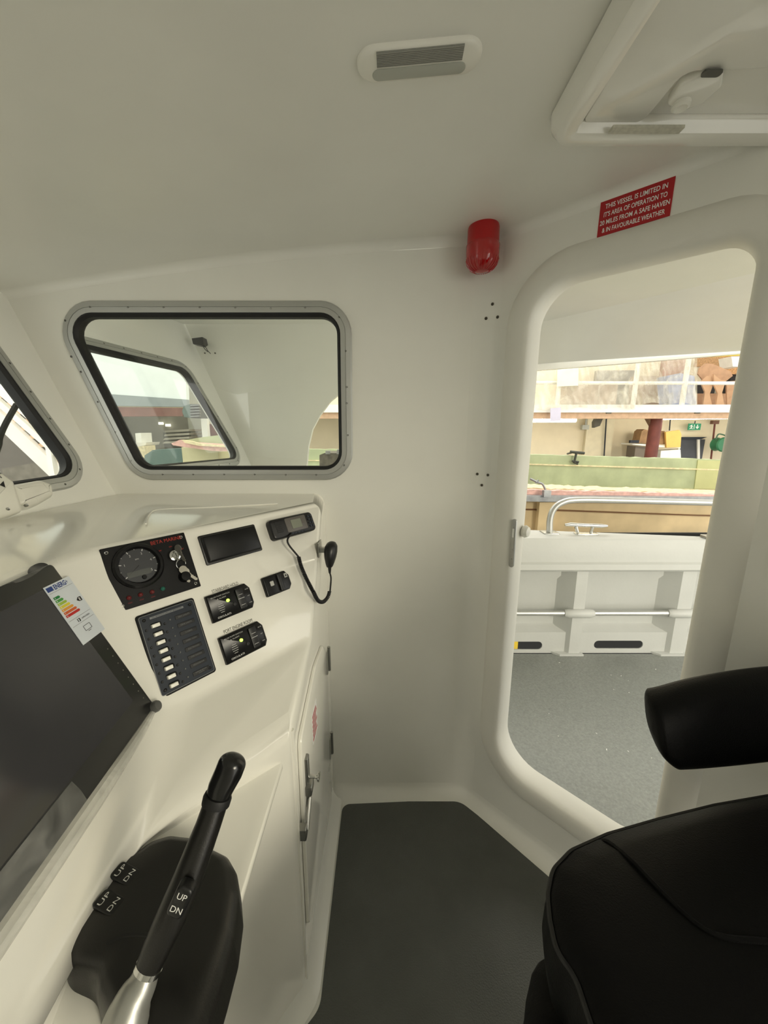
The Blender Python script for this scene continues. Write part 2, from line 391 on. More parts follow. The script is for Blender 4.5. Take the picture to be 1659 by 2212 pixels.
spx = [(194, 663), (276, 664), (353, 664), (431, 664), (508, 665), (585, 666), (659, 665), (732, 685), (747, 758), (749, 836), (749, 871), (751, 940), (743, 1005), (683, 1026), (617, 1026), (550, 1025), (484, 1025), (417, 1025), (351, 1025), (283, 995), (249, 933), (211, 868), (174, 803), (153, 770), (140, 692)]
window_1 = frame_window('window_1', WALL, win, 'aluminium framed side window with raked forward edge', WALL.pxs(spx, .014), back=-.02)
window_2 = frame_window('window_2', FRONT, ws, 'aluminium framed windscreen at far left', along(FRONT, ws, step=.085), back=-.024)

# ------------------------------------------------------------------ helm console
K1 = V((-.205, 1.25, 1.215)); AZ = radians(37.5); TH = radians(65)
RV = V((sin(AZ), cos(AZ), 0)); UV = V((-cos(AZ)*cos(TH), sin(AZ)*cos(TH), sin(TH)))
INST = Frame(K1, RV, UV)
MA = radians(5)
MON = Frame((-.446, .679, .88), (-sin(MA), cos(MA), 0), (-cos(TH)*cos(MA), -cos(TH)*sin(MA), sin(TH)))
def mon_x(z): return -.446-(z-.88)*cos(TH)/sin(TH)
def on_inst(x, z): return 1.25+(INST.n.x*(x+.205)+INST.n.z*(z-1.215))/-INST.n.y
ZT, ZF, ZC, ZD = 1.215, .88, .816, .75
SX = -.205
def meet(z):                                       # where the two instrument faces meet at height z
    n1, n2 = INST.n, MON.n; c1 = n1.dot(INST.o)-n1.z*z; c2 = n2.dot(MON.o)-n2.z*z; dd = n1.x*n2.y-n1.y*n2.x
    return V(((c1*n2.y-n1.y*c2)/dd, (n1.x*c2-c1*n2.x)/dd, z))
Bf = V((SX, on_inst(SX, ZF), ZF)); A0 = meet(ZF); KL = meet(ZT)
T0 = V((SX, .72, ZC)); C1 = V((SX, .72, 0))-RV*.33
C1t = V((C1.x, C1.y, .826)); C1b = C1t.copy()
NEAR = -.55
Mt = KL-MON.u*1.2; Mb = A0-MON.u*1.2; E1 = Mb+V((.05, 0, ZD-.04-ZF))
W1 = V((SX, YW, 1.238)); W2 = V((-.90, YW, 1.238)); W3 = V((-1.02, NEAR, 1.238))
bm = B()
vK, vB, vA, vKL = [bm.verts.new(p) for p in (V((SX, on_inst(SX, ZT), ZT)), Bf, A0, KL)]
vT, vC1t, vMt, vMb, vE = [bm.verts.new(p) for p in (T0, C1t, Mt, Mb, E1)]; vC1b = vC1t
vTb = bm.verts.new(V((SX, .72, ZD))); vW1, vW2, vW3 = [bm.verts.new(p) for p in (W1, W2, W3)]
vTf = bm.verts.new(V((SX, .72, 0))); vWf = bm.verts.new(V((SX, YW, 0)))
F_ = bm.faces.new
F_((vK, vKL, vA, vB)); F_((vKL, vMt, vMb, vA)); F_((vK, vW1, vW2, vKL)); F_((vKL, vW2, vW3, vMt))
F_((vB, vA, vC1t)); F_((vB, vC1t, vT))
F_((vT, vC1t, vTb)); F_((vA, vMb, vE, vC1b)); vCl = bm.verts.new(C1b+V((.012, -.004, -.10))); vEl = bm.verts.new(E1+V((.004, 0, -.06))); F_((vC1b, vE, vEl, vCl))
F_((vWf, vTf, vTb, vT, vB, vK, vW1))
# diagonal face below the desk, to the sole
LB = V((SX, .72, 0))-RV*.95
vL1 = bm.verts.new(V((LB.x, LB.y, ZD))); vL0 = bm.verts.new(LB)
F_((vTb, vC1b, vL1, vL0, vTf))
console = thing('helm_console', 'white moulded helm console filling the corner under the side window', 'console', (-.55, .9, 0))
soft = {frozenset((tuple(round(c, 4) for c in a), tuple(round(c, 4) for c in b))) for a, b in [(A0, C1t), (A0, Mb), (KL, A0)]}
mid = {frozenset((tuple(round(c, 4) for c in a), tuple(round(c, 4) for c in b))) for a, b in [(T0, C1t), (V((SX, on_inst(SX, ZT), ZT)), W1)]}
body = part('console_body', bm, GLOSS, console, sharp=60)
me_ = body.data; at_ = me_.attributes.new('bevel_weight_edge', 'FLOAT', 'EDGE'); og = ROOT[console.name]
for e in me_.edges:
    k = frozenset(tuple(round(c, 4) for c in (me_.vertices[i].co+og)) for i in e.vertices)
    at_.data[e.index].value = 1.0 if k in soft else (.6 if k in mid else .22)
md = body.modifiers.new('bevel', 'BEVEL'); md.width = .055; md.segments = 6; md.limit_method = 'WEIGHT'
# throttle shelf: level by its right edge, rising softly where it runs up into the console on the left
def sstep(t): t = min(1, max(0, t)); return t*t*(3-2*t)
P00, P10, P01, P11 = V((-.222, .698, ZD)), V((-.222, NEAR, ZD)), C1b+V((-.035, -.02, 0)), E1+V((-.05, 0, .04))
bm = B(); NA, NB = 14, 22; G = []
for i in range(NA+1):
    a_ = i/NA; row = []
    for j in range(NB+1):
        b_ = (j/NB)**1.6; p = P00.lerp(P01, a_).lerp(P10.lerp(P11, a_), b_); p.z = ZD+(C1b.z-.003-ZD)*a_*(1-sstep(b_*3.2)); row.append(p)
    G.append(row)
edge = G[0]; lip = [[p+V((.000, 0, -.022)) for p in edge], [p+V((.0035, 0, -.014)) for p in edge], [p+V((.0035, 0, -.005)) for p in edge], [p+V((.0015, 0, -.001)) for p in edge]]
rings(bm, lip+G, closed=False); part('throttle_shelf', bm, GLOSS, console, sharp=70)
# sole fillet of the console
bm = B(); pr = [(.0, .06), (.006, .035), (.018, .014), (.036, .0015)]
side = [V((SX, YW-.03, 0)), V((SX, .735, 0)), V((SX-.003, .722, 0)), V((SX-.012, .708, 0)), V((SX, .72, 0))-RV*.95]
nr = [V((1, 0, 0)), V((1, 0, 0)), V((.92, -.38, 0)), V((.85, -.53, 0)), V((cos(AZ), -sin(AZ), 0))]
rings(bm, [[p+n_.normalized()*d+V((0, 0, z)) for d, z in pr] for p, n_ in zip(side, nr)], closed=False)
part('skirting_cove', bm, GEL, console)
# vertical bead down the corner
bm = B(); tube(bm, [(SX-.001, .735, .03), (SX-.001, .735, .80)], .006, 8); part('corner_bead', bm, GLOSS, console)
# recessed tray lip on the dash top
DASH = Frame((0, 0, 1.222), (1, 0, 0), (0, 1, 0))
tr_ = [tuple(zp(x, y, 1.226).xy) for x, y in [(315, 1131), (322, 1112), (345, 1101), (450, 1096), (600, 1088), (604, 1092)]]
bm = B(); tube(bm, smooth_path([V((a, b, 1.2255)) for a, b in tr_[:5]], 6), .0025, 6); part('tray_lip', bm, GLOSS, console)

# cabinet door on the right side of the console
CAB = Frame((SX, 0, 0), (0, 1, 0), (0, 0, 1))     # u = +Y, v = up, normal +X
dpts = [(.762, .17), (1.19, .09), (1.19, .70), (1.12, .775), (.985, .79), (.775, .735)]
bm = B(); prism(bm, CAB, rpoly(dpts, [.03, .03, .03, .03, .02, .03]), .001, .010, .004)
cdoor = part('cabinet_door', bm, GLOSS, console)
for (x, y) in ((703, 1450), (708, 1650)):
    p = xp(x, y, SX+.012); bm = B()
    prism(bm, CAB, rrect(1.185, p.z, .030, .085, .004), .010, .013); lathe(bm, Frame(CAB.P(1.203, p.z-.045, .014), (1, 0, 0), (0, 1, 0)), 0, 0, [(.0055, 0), (.0055, .09)], 12)
    hg = part('hinge', bm, STEEL, cdoor, 'steel hinge')
lp = xp(655, 1690, SX+.012)
bm = B(); fbox(bm, CAB, .795, .815, .52, .66, .010, .018, .003); fbox(bm, CAB, .788, .822, .56, .585, .010, .026, .003)
tube(bm, [CAB.P(.80, .545, .018), CAB.P(.755, .50, .018)], .005, 8)
lt = part('latch', bm, STEEL, cdoor, 'steel latch')
bm = B(); lathe(bm, Frame(CAB.P(.806, .60, .018), (0, 1, 0), (0, 0, 1)), 0, 0, [(.005, 0), (.004, .012), (.005, .018), (.012, .022), (.012, .025), (.003, .026)], 16); part('latch_knob', bm, CHROME, lt, 'chrome pull knob')
bm = B(); fbox(bm, CAB, .735, .755, .49, .52, .002, .020, .003); part('latch_keep', bm, STEEL, lt, 'dark latch keep')
bm = B(); fbox(bm, CAB, .90, .97, .60, .70, .010, .0105); stk = solo('warning_sticker', bm, WHT, 'small white sticker with red lettering on the console side door', 'sticker')
bm = B(); text_bm(bm, 'WARNING\nKEEP\nCLOSED', CAB, .935, .65, .08, .06, .0108); 
bm.clear()
for k in range(6): fbox(bm, CAB, .905, .965-.01*(k % 2), .61+k*.014, .617+k*.014, .0106, .0109)
part('lettering', bm, REDS, stk)

# ------------------------------------------------------------------ instruments on the angled face
def inst(name, label, cat, c4, group=None):
    a, b, w, h = rect(INST, c4); t = thing(name, label, cat, INST.P(a, b, 0), group)
    return t, INST.sub(a, b), w, h
def screws4(fr, w, h, m, par, material=CHROME, r=.0042, top_=.0035):
    for sx in (-1, 1):
        for sy in (-1, 1):
            bm = B(); lathe(bm, fr, sx*(w/2-m), sy*(h/2-m), [(r, 0), (r, top_), (r*.75, top_+.0012), (r*.4, top_+.0002)], 14); part('screw', bm, material, par)
# engine panel
t, f, w, h = inst('engine_panel', 'square black engine instrument panel with round tachometer and ignition key switch', 'instrument panel', [(211, 1190), (398, 1149), (431, 1268), (257, 1322)])
bm = B(); prism(bm, f, rrect(0, 0, w, h, .002), 0, .004, .001); part('panel_plate', bm, BLKM, t); screws4(f, w, h, .010, t)
text('lettering', 'BETA MARINE', f, w*.245, h*.425, .0085, mat('dull_red_print', (165, 44, 28), .5), t, width=.066, h=.0046)
ga, gb = f.px(299, 1222, .004); gr = .045
bm = B(); lathe(bm, f, ga, gb, [(gr+.004, .004), (gr+.004, .010), (gr, .014), (gr-.005, .014), (gr-.008, .007), (gr-.009, .0065)], 48, cap=False); bz = part('gauge_bezel', bm, BLKG, t, 'round black bezel')
bm = B(); lathe(bm, f, ga, gb, [(gr-.006, .0045), (gr-.006, .0065)], 40); di = part('gauge_dial', bm, mat('gauge_face', (58, 59, 62), .35), bz, 'dark grey tachometer dial')
bm = B()
for k in range(11):
    a = radians(215-k*25); r0, r1 = gr-.013, gr-.007-(.0 if k % 2 else 0)
    d = V((cos(a), sin(a))); n_ = V((-d.y, d.x))*(.0005 if k % 2 else .0009); r0 = r0 if k % 2 == 0 else gr-.010
    pr4 = [V((ga, gb))+d*r0-n_, V((ga, gb))+d*r1-n_, V((ga, gb))+d*r1+n_, V((ga, gb))+d*r0+n_]
    ngon(bm, [f.P(p.x, p.y, .0068) for p in pr4])
    if k % 2 == 0: text_bm(bm, str(k//2), f, ga+d.x*(gr-.0185), gb+d.y*(gr-.0185), .0052, h=.0068)
text_bm(bm, 'RPM', f, ga, gb+.014, .0028, h=.0068); part('dial_marks', bm, mat('dim_white_print', (190, 190, 188), .5), bz)
bm = B(); fbox(bm, f, ga-.026, ga+.020, gb-.022, gb-.010, .0065, .0072); part('dial_display', bm, mat('lcd_off', (84, 86, 84), .25), bz, 'grey lcd strip')
bm = B(); d = V((cos(radians(215)), sin(radians(215)))); n_ = V((-d.y, d.x))*.0006; c = V((ga, gb-.0))
ngon(bm, [f.P(*(c-n_), .0074), f.P(*(c+d*.030), .0074), f.P(*(c+n_), .0074)]); lathe(bm, f, ga+.004, gb-.027, [(.005, .0066), (.004, .0085)], 16); part('needle', bm, BLKG, bz)
ka, kb = f.px(376, 1201, .004)
bm = B(); lathe(bm, f, ka, kb, [(.0145, .004), (.0145, .006), (.012, .011), (.009, .012), (.0085, .009), (.006, .009), (.0055, .012), (.002, .012)], 28); part('key_switch', bm, CHROME, t, 'chrome ignition switch')
bm = B(); lathe(bm, f, *f.px(398, 1246, .004), [(.013, .004), (.013, .009), (.010, .016), (.002, .0165)], 24); part('push_button', bm, BLKG, t, 'black push button')
for (x, y), c_ in zip([(278, 1292), (303, 1285), (328, 1279)], ['r']*3):
    a, b = f.px(x, y, .004); bm = B(); lathe(bm, f, a, b, [(.0045, .004), (.0045, .007), (.002, .009)], 14); part('warning_lamp', bm, mat('unlit_red_lamp', (92, 22, 24), .3), t, 'red warning lamp')
    bm = B(); text_bm(bm, '~', f, a, b-.009, .004, width=.008, h=.0046); fbox(bm, f, a-.004, a+.004, b-.0115, b-.010, .004, .0045); part('lamp_symbol', bm, mat('unlit_red_lamp', (92, 22, 24), .3), t)
a, b = f.px(351, 1272, .004); bm = B(); lathe(bm, f, a, b, [(.0045, .004), (.0045, .007), (.002, .009)], 14); part('warning_lamp', bm, mat('unlit_green_lamp', (30, 92, 78), .3), t, 'green indicator lamp')
for (x, y, s) in ((345, 1190, 'OFF'), (368, 1181, 'ON'), (392, 1186, 'HEAT')):
    text('lettering', s, f, *f.px(x, y, .004), .003, mat('dull_red_print', (150, 38, 24), .5), t, h=.0046)
KEYM = mat('key_steel', (128, 126, 118), .5, .85)
# keys on a ring, hanging from the switch
t = thing('key_bunch', 'bunch of steel keys on a split ring hanging from the ignition switch', 'keys', f.P(ka+.006, kb, .02))
def key(bm, fr, a, b, ang, hgt, tw):
    k = Frame(fr.P(a, b, hgt), fr.u*cos(ang)+fr.v*sin(ang), (fr.v*cos(ang)-fr.u*sin(ang))*cos(tw)+fr.n*sin(tw))
    prism(bm, k, [(.0085*cos(q)*1.05, .0085*sin(q)) for q in [i*2*pi/18 for i in range(18)]], -.0009, .0009)
    sh = [(.006, -.0035), (.030, -.0035), (.033, 0), (.030, .0035), (.027, .002), (.024, .0035), (.021, .002), (.018, .0035), (.015, .0022), (.012, .0035), (.006, .0035)]
    prism(bm, k, sh, -.0009, .0009)
bm = B(); key(bm, f, ka+.005, kb+.012, radians(-80), .024, radians(65)); part('key', bm, KEYM, t, 'key turned in the switch')
bm = B(); ra, rb = f.px(391, 1218, .015); tube(bm, [f.P(ra+.0105*cos(q), rb+.0105*sin(q), .015+.004*sin(q)) for q in [i*2*pi/28 for i in range(28)]], .0007, 6, closed=True); part('split_ring', bm, CHROME, t)
bm = B(); key(bm, f, *f.px(396, 1230, .014), radians(-82), .013, .25); part('key', bm, KEYM, t, 'hanging steel key')
bm = B(); key(bm, f, *f.px(402, 1234, .014), radians(-52), .010, .2); part('key', bm, KEYM, t, 'hanging steel key turned aside')

# blank stereo cover
t, f, w, h = inst('stereo_cover', 'plain black rectangular cover to the left of the radio', 'cover', [(426, 1159), (549, 1133), (565, 1190), (445, 1222)])
bm = B(); prism(bm, f, rrect(0, 0, w, h, .004), 0, .004, .001); part('surround', bm, BLK, t)
bm = B(); prism(bm, f, rrect(0, 0, w*.95, h*.9, .006), .004, .013, .005); part('lid', bm, BLKG, t, 'smooth black lid')
# VHF radio
t, f, w, h = inst('vhf_radio', 'black marine radio with grey screen at the console top right', 'radio', [(571, 1130), (664, 1107), (676, 1145), (588, 1173)])
bm = B(); prism(bm, f, rrect(0, 0, w, h, .012), 0, .020, .006); part('radio_body', bm, BLK, t)
bm = B(); prism(bm, f, rrect(w*.06, h*.05, w*.48, h*.72, .004), .020, .0215, .001); part('screen_surround', bm, mat('film_grey', (92, 88, 84), .3, bump=.4, bscale=120), t, 'grey film over the screen')
bm = B(); fbox(bm, f, -w*.06, w*.17, -h*.17, h*.27, .0215, .0225); part('screen', bm, mat('lcd_green_grey', (122, 126, 112), .2), t, 'grey green display')
for k in range(7): bm = B(); fbox(bm, f, -w*.40, -w*.27, -h*.2+k*h*.085, -h*.165+k*h*.085, .020, .0215); part('speaker_slot', bm, RUB, t)
for i in range(2):
    for j in range(4):
        bm = B(); prism(bm, f, rrect(w*.375+i*w*.06, h*.28-j*h*.17, w*.045, h*.11, .001), .020, .0225, .0005); part('radio_button', bm, GREYP, t)
for k in range(5): bm = B(); prism(bm, f, rrect(-w*.10+k*w*.075, -h*.40, w*.055, h*.07, .001), .0195, .0215, .0004); part('radio_button', bm, GREYP, t)
cable0 = f.P(-w*.13, -h*.36, .022)
# fist microphone on its clip, with coiled lead
mc = V((SX+.050, 1.13, 1.0))
mic = thing('fist_microphone', 'black fist microphone hung on the side of the console by its clip', 'microphone', (SX+.04, 1.14, 1.08))
MC = Frame((SX+.036, 1.16, 1.09), (.25, .97, 0), (0, 0, 1))
p0 = yp(716, 1170, 1.16); p1 = yp(712, 1226, 1.14)
R = []
for k, (tt, ww, dd) in enumerate([(0, .006, .006), (.05, .017, .013), (.18, .026, .019), (.4, .027, .020), (.6, .024, .018), (.8, .018, .014), (.95, .012, .010), (1.0, .006, .006)]):
    c = p0.lerp(p1, tt); xdir = V((.96, -.25, 0)); ydir = V((.25, .96, 0))
    R.append([c+xdir*(dd*cos(q))+ydir*(ww*sin(q)) for q in [i*2*pi/16 for i in range(16)]])
bm = B(); rings(bm, R, cap0=True, cap1=True); mb = part('mic_body', bm, BLK, mic)
bm = B(); R2 = [p0.lerp(p1, tt)+V((.002, 0, 0)) for tt in (0.03, .2, .4, .6, .8, .97)]
tube(bm, [p+V((r_, -.004, 0)) for p, r_ in zip(R2, (.006, .010, .011, .009, .006, .003))], .0012, 6); part('seam', bm, GREYP, mic)
bm = B(); tube(bm, [p1+V((0, 0, .004)), p1+V((0, 0, -.018))], [.006, .0035], 10); part('strain_relief', bm, RUB, mic)
bm = B(); box(bm, SX+.001, SX+.004, 1.135, 1.185, p0.z-.045, p0.z+.0); box(bm, SX+.003, p0.x-.012, 1.155, 1.17, p0.z-.035, p0.z-.02); part('mic_clip', bm, STEEL, mic, 'steel hanging clip')
# coil cord: straight – coil – straight
e0 = p1+V((0, 0, -.016)); q1 = yp(713, 1275, 1.10)
cp = [(cable0, 0)]; path1 = [cable0, INST.P(*INST.px(620, 1172, .025), .028), INST.P(*INST.px(645, 1203, .02), .020)]
bm = B(); tube(bm, smooth_path(path1, 6), .0028, 8); part('lead', bm, RUB, mic, 'thin straight lead'); bm = B()
tube(bm, smooth_path([e0, yp(715, 1250, 1.13), yp(713, 1277, 1.10)], 6), .0026, 8); part('lead', bm, RUB, mic, 'thin straight lead')
core = smooth_path([path1[-1], INST.P(*INST.px(652, 1225, .02), .018), INST.P(*INST.px(664, 1252, .02), .018), yp(677, 1279, 1.03), yp(687, 1297, 1.05), yp(698, 1300, 1.075), yp(708, 1290, 1.09), yp(712, 1277, 1.10)], 14)
bm = B(); pts = []; LL = [0]
for i in range(1, len(core)): LL.append(LL[-1]+(core[i]-core[i-1]).length)
turns = int(LL[-1]/.0042); N = turns*9
tprev = None; nx = None; j = 0
for i in range(N+1):
    s_ = LL[-1]*i/N
    while j < len(LL)-2 and LL[j+1] < s_: j += 1
    tt = (s_-LL[j])/max(1e-9, LL[j+1]-LL[j]); c = core[j].lerp(core[j+1], tt); tg = (core[j+1]-core[j]).normalized()
    if nx is None: nx = tg.cross(V((0, 0, 1))).normalized()
    nx = (nx-tg*nx.dot(tg)).normalized(); ny = tg.cross(nx); a = 2*pi*i/9
    pts.append(c+(nx*cos(a)+ny*sin(a))*.0042)
tube(bm, pts, .0021, 5); part('coiled_lead', bm, RUB, mic, 'tightly coiled lead')

# bilge switch panels, with stuck-on titles
def bilge(c4, tl4, title, label, tlabel):
    t, f, w, h = inst('bilge_switch_panel', label, 'switch panel', c4, 'bilge pump switch panels')
    o = [(-w/2, -h/2), (w/2-.008, -h/2), (w/2, -h/2+.012), (w/2, h/2-.014), (w/2-.010, h/2), (-w/2, h/2)]
    bm = B(); prism(bm, f, rpoly(o, .002, 3), 0, .010, .003); part('panel_body', bm, BLKG, t)
    bm = B(); prism(bm, f, rrect(w*.22, 0, w*.17, h*.78, .003), .010, .013, .001); sw = part('rocker_switch', bm, BLK, t)
    bm = B(); fbox(bm, f, w*.145, w*.295, -.0006, .0006, .0131, .0134); fbox(bm, f, w*.17, w*.27, h*.14, h*.155, .0131, .0134); fbox(bm, f, w*.17, w*.27, -h*.26, -h*.245, .0131, .0134); part('switch_marks', bm, mat('dim_white_print', (190, 190, 188), .5), sw)
    bm = B(); lathe(bm, f, -w*.075, h*.10, [(.0038, .010), (.0036, .0125), (.0018, .0142), (.0003, .0146)], 16); part('indicator_lamp', bm, mat('lit_green_led', (190, 255, 120), .3, emit=(170, 255, 60), estr=3.0), t, 'lit green lamp')
    bm = B(); lathe(bm, f, w*.04, -h*.12, [(.0045, .010), (.004, .0125), (.001, .0128)], 16); part('test_button', bm, BLK, t)
    bm = B(); text_bm(bm, 'BILGE PUMP SWITCH', f, -w*.2, h*.37, .0032, width=w*.42, h=.0104); text_bm(bm, '& ALARM', f, -w*.19, h*.27, .003, width=w*.2, h=.0104)
    for k, ww in enumerate((.09, .12, .14, .12, .08)): fbox(bm, f, -w*.25-w*ww/2, -w*.25+w*ww/2, h*.06-k*h*.075, h*.075-k*h*.075, .0101, .0105)
    text_bm(bm, 'OSCULATI', f, -w*.24, -h*.38, .0042, width=w*.3, h=.0104, bold=.02)
    for k, s in enumerate(('AUTO', 'OFF', 'MAN')): text_bm(bm, s, f, w*.41, h*(.27-.27*k), .0026, h=.0104)
    part('lettering', bm, mat('dim_white_print', (190, 190, 188), .5), t)
    a0, b0 = INST.px(*tl4[0]); a1, b1 = INST.px(*tl4[1]); ff = INST.sub((a0+a1)/2, (b0+b1)/2)
    bm = B(); text_bm(bm, title, ff, 0, .0025, .0085, width=V((a1-a0, b1-b0)).length, h=.0006); solo('title_lettering', bm, mat('dark_grey_print', (66, 64, 58), .5), tlabel, 'lettering')
bilge([(440, 1291), (530, 1259), (550, 1310), (458, 1348)], [(458, 1280), (515, 1262)], 'STARBOARD HOLD', 'black bilge pump switch panel under the words STARBOARD HOLD', 'grey words STARBOARD HOLD above the upper bilge switch panel')
bilge([(469, 1379), (558, 1340), (578, 1392), (487, 1437)], [(484, 1368), (545, 1341)], 'PORT ENGINE ROOM', 'black bilge pump switch panel under the words PORT ENGINE ROOM', 'grey words PORT ENGINE ROOM above the lower bilge switch panel')
# socket panel
t, f, w, h = inst('socket_panel', 'small black two-way socket panel below the radio', 'socket', [(562, 1250), (616, 1232), (629, 1270), (575, 1292)])
bm = B(); prism(bm, f, rpoly([(-w/2, -h/2), (w/2-.01, -h/2), (w/2, -h/2+.012), (w/2, h/2-.015), (w/2-.01, h/2), (-w/2, h/2)], .004, 4), 0, .010, .003); part('panel_body', bm, BLKG, t)
bm = B(); prism(bm, f, rrect(w*.08, 0, w*.16, h*.9, .003), .010, .016, .002); part('rocker_switch', bm, BLK, t)
bm = B(); prism(bm, f, rrect(-w*.22, h*.08, .011, .013, .002), .010, .0112, .0003); part('usb_port', bm, mat('grey_port', (170, 170, 166), .4), t, 'pale usb port')
bm = B(); prism(bm, f, rrect(w*.36, h*.25, .010, .012, .001), .010, .0112, .0003); part('symbol_plate', bm, mat('grey_port', (170, 170, 166), .4), t)
bm = B(); ngon(bm, [f.P(w*.36-.003, h*.25-.003, .0115), f.P(w*.36+.003, h*.25-.003, .0115), f.P(w*.36, h*.25+.004, .0115)]); part('symbol_mark', bm, RUB, t)

# breaker panel
t, f, w, h = inst('breaker_panel', 'tall slate-grey circuit breaker panel with eight white toggles', 'switch panel', [(288, 1335), (413, 1291), (468, 1448), (345, 1512)])
bm = B(); prism(bm, f, rrect(0, 0, w, h, .006), 0, .006, .002); part('panel_rim', bm, BLKM, t)
bm = B(); prism(bm, f, rrect(0, 0, w*.93, h*.95, .005), .006, .008, .001); part('panel_face', bm, GREYP, t, 'slate grey face plate')
bm = B(); lin_o = rrect(0, 0, w*.935, h*.955, .005); sweep(bm, f, lin_o, [(0, .006), (0, .0083), (-.0012, .0083), (-.0012, .006)], loop=True); part('edge_line', bm, mat('grey_edge', (105, 107, 108), .4), t)
screws4(f, w*.93, h*.95, .009, t, RUB, .0035, .0085)
bm = B(); fbox(bm, f, -w*.30, w*.27, h*.412, h*.437, .008, .0086); tb = part('title_plate', bm, mat('grey_plate', (120, 122, 124), .4), t, 'grey title strip')
bm = B(); text_bm(bm, 'DC BRANCH CIRCUIT BREAKERS', f, -w*.015, h*.425, .0028, width=w*.5, h=.009); part('lettering', bm, RUB, t)
NAMES = ['NAV LIGHTS', 'DECK LIGHTS', 'CABIN', 'WIPER / HORN', 'ELECTRONICS', 'VHF RADIO', 'FRESHWATER PUMP', 'ENGINE ROOM\nLIGHTS']
for k in range(8):
    yb = h*(.325-k*.1045); bm = B(); prism(bm, f, rrect(-w*.235, yb, w*.17, h*.062, .004), .008, .0105, .001); br = part('breaker', bm, BLKG, t)
    bm = B(); prism(bm, f, rrect(-w*.262, yb, w*.125, h*.043, .001), .0105, .019, .001); part('toggle', bm, WPLAS, br, 'white toggle')
    bm = B(); lathe(bm, f, -w*.18, yb-h*.012, [(.002, .0105), (.0015, .012)], 10); part('pivot', bm, RUB, br)
    for xx, r_ in ((-w*.40, .0028), (-w*.10, .0028)):
        bm = B(); lathe(bm, f, xx, yb-h*.02, [(r_, .008), (r_*.8, .0096), (r_*.3, .0094)], 12); part('screw', bm, RUB, t)
    bm = B(); lathe(bm, f, -w*.005, yb+h*.005, [(.0021, .008), (.0016, .0098)], 12); part('led', bm, mat('unlit_led', (92, 94, 92), .3), t)
    bm = B(); prism(bm, f, rrect(w*.235, yb, w*.30, h*.052, .001), .008, .0092, .0004); lp_ = part('circuit_label', bm, RUB, t)
    bm = B(); text_bm(bm, NAMES[k], f, w*.235, yb, .0030 if k < 7 else .006, width=w*(.2 if k != 2 else .12), h=.0094); part('lettering', bm, mat('faint_print', (104, 106, 106), .5), lp_)
# ------------------------------------------------------------------ monitor on the aft-facing helm face
tr0 = V(MON.px(120, 1213, .012)); br0 = V(MON.px(330, 1530, .012)); Y1 = (tr0.x+br0.x)/2; b1 = tr0.y; b0 = br0.y
mon = thing('helm_monitor', 'large black flat monitor on the helm face at lower left', 'monitor', MON.P(Y1-.22, b0, 0))
mw = .56; mh = b1-b0
bm = B(); prism(bm, MON, rrect(Y1-mw/2, (b0+b1)/2, mw, mh, .008), 0, .012, .002); part('bezel', bm, mat('monitor_bezel', (34, 34, 33), .3), mon)
bm = B(); prism(bm, MON, rrect(Y1-mw/2, (b0+b1)/2+.004, mw-.07, mh-.075, .002), .012, .0125); part('screen', bm, mat('screen_glass', (50, 50, 54), .10), mon, 'dark glossy screen')
bm = B()
for k in range(8):
    a, b = MON.px(237+k*9.8, 1398+k*16.5, .0125); lathe(bm, MON, Y1-.012, b, [(.0012, .012), (.001, .0125)], 8)
part('touch_keys', bm, mat('key_dots', (120, 116, 108), .4), mon)
bm = B(); lathe(bm, MON, br0.x+.004, br0.y-.001, [(.011, 0), (.011, .018), (.009, .022), (.002, .0225)], 24); part('corner_cap', bm, mat('grey_rubber', (84, 84, 82), .4), mon, 'grey round corner cap')
bm = B(); prism(bm, MON, [(Y1-.018+.020*cos(q), b1-.001+.011*sin(q)) for q in [i*2*pi/24 for i in range(24)]], -.001, .003); part('cutout_corner', bm, DK, mon, 'dark gap at the top corner')
# clear film
bm = B(); tube(bm, smooth_path([MON.P(Y1+.006, b0-.004, .010), MON.P(Y1-.08, b0-.010, .010), MON.P(Y1-.25, b0-.012, .009), MON.P(Y1-.60, b0-.012, .010)], 8), [.004+.009*min(1, i/14) for i in range(25)], 10)
part('film_roll', bm, FILMR, mon, 'rolled edge of clear film')
bm = B(); G = []
for i in range(16):
    t_ = i/15; G.append([MON.P(Y1-.20-t_*.38, b0+.001+j*.019, .0128+(.0012+.0010*sin(7*t_+j))*(j % 2)) for j in range(3)])
rings(bm, G, closed=False); part('protective_film', bm, FILM, mon, 'clear protective film')
bm = B(); G = []
for i in range(10):
    t_ = i/9; G.append([MON.P(Y1+.008-t_*.12, b1-.004+j*.008+.003*sin(t_*8+j), .014+.004*sin(5*t_+j*2)) for j in range(3)])
rings(bm, G, closed=False); part('crumpled_film', bm, FILM, mon, 'crumpled film at the top corner')
# energy label
c4 = [V(MON.px(x, y, .013)) for x, y in [(94, 1270), (151, 1243), (223, 1361), (178, 1395)]]
cc = sum(c4, V((0, 0)))/4; lw = ((c4[1]-c4[0]).length+(c4[2]-c4[3]).length)/2; lh = ((c4[0]-c4[3]).length+(c4[1]-c4[2]).length)/2
ax = ((c4[1]-c4[0])+(c4[2]-c4[3])).normalized()
LF = Frame(MON.P(cc.x, cc.y, .0130), MON.u*ax.x+MON.v*ax.y, MON.v*ax.x-MON.u*ax.y)
t = thing('energy_label', 'white energy rating sticker with coloured arrows on the monitor corner', 'label', LF.P(0, -lh/2, 0))
bm = B(); fbox(bm, LF, -lw/2, lw/2, -lh/2, lh/2, 0, .0007); part('label_card', bm, mat('label_paper', (214, 220, 226), .35), t)
NAVY = mat('navy_print', (28, 60, 130), .4); INK = mat('black_print', (18, 18, 20), .5)
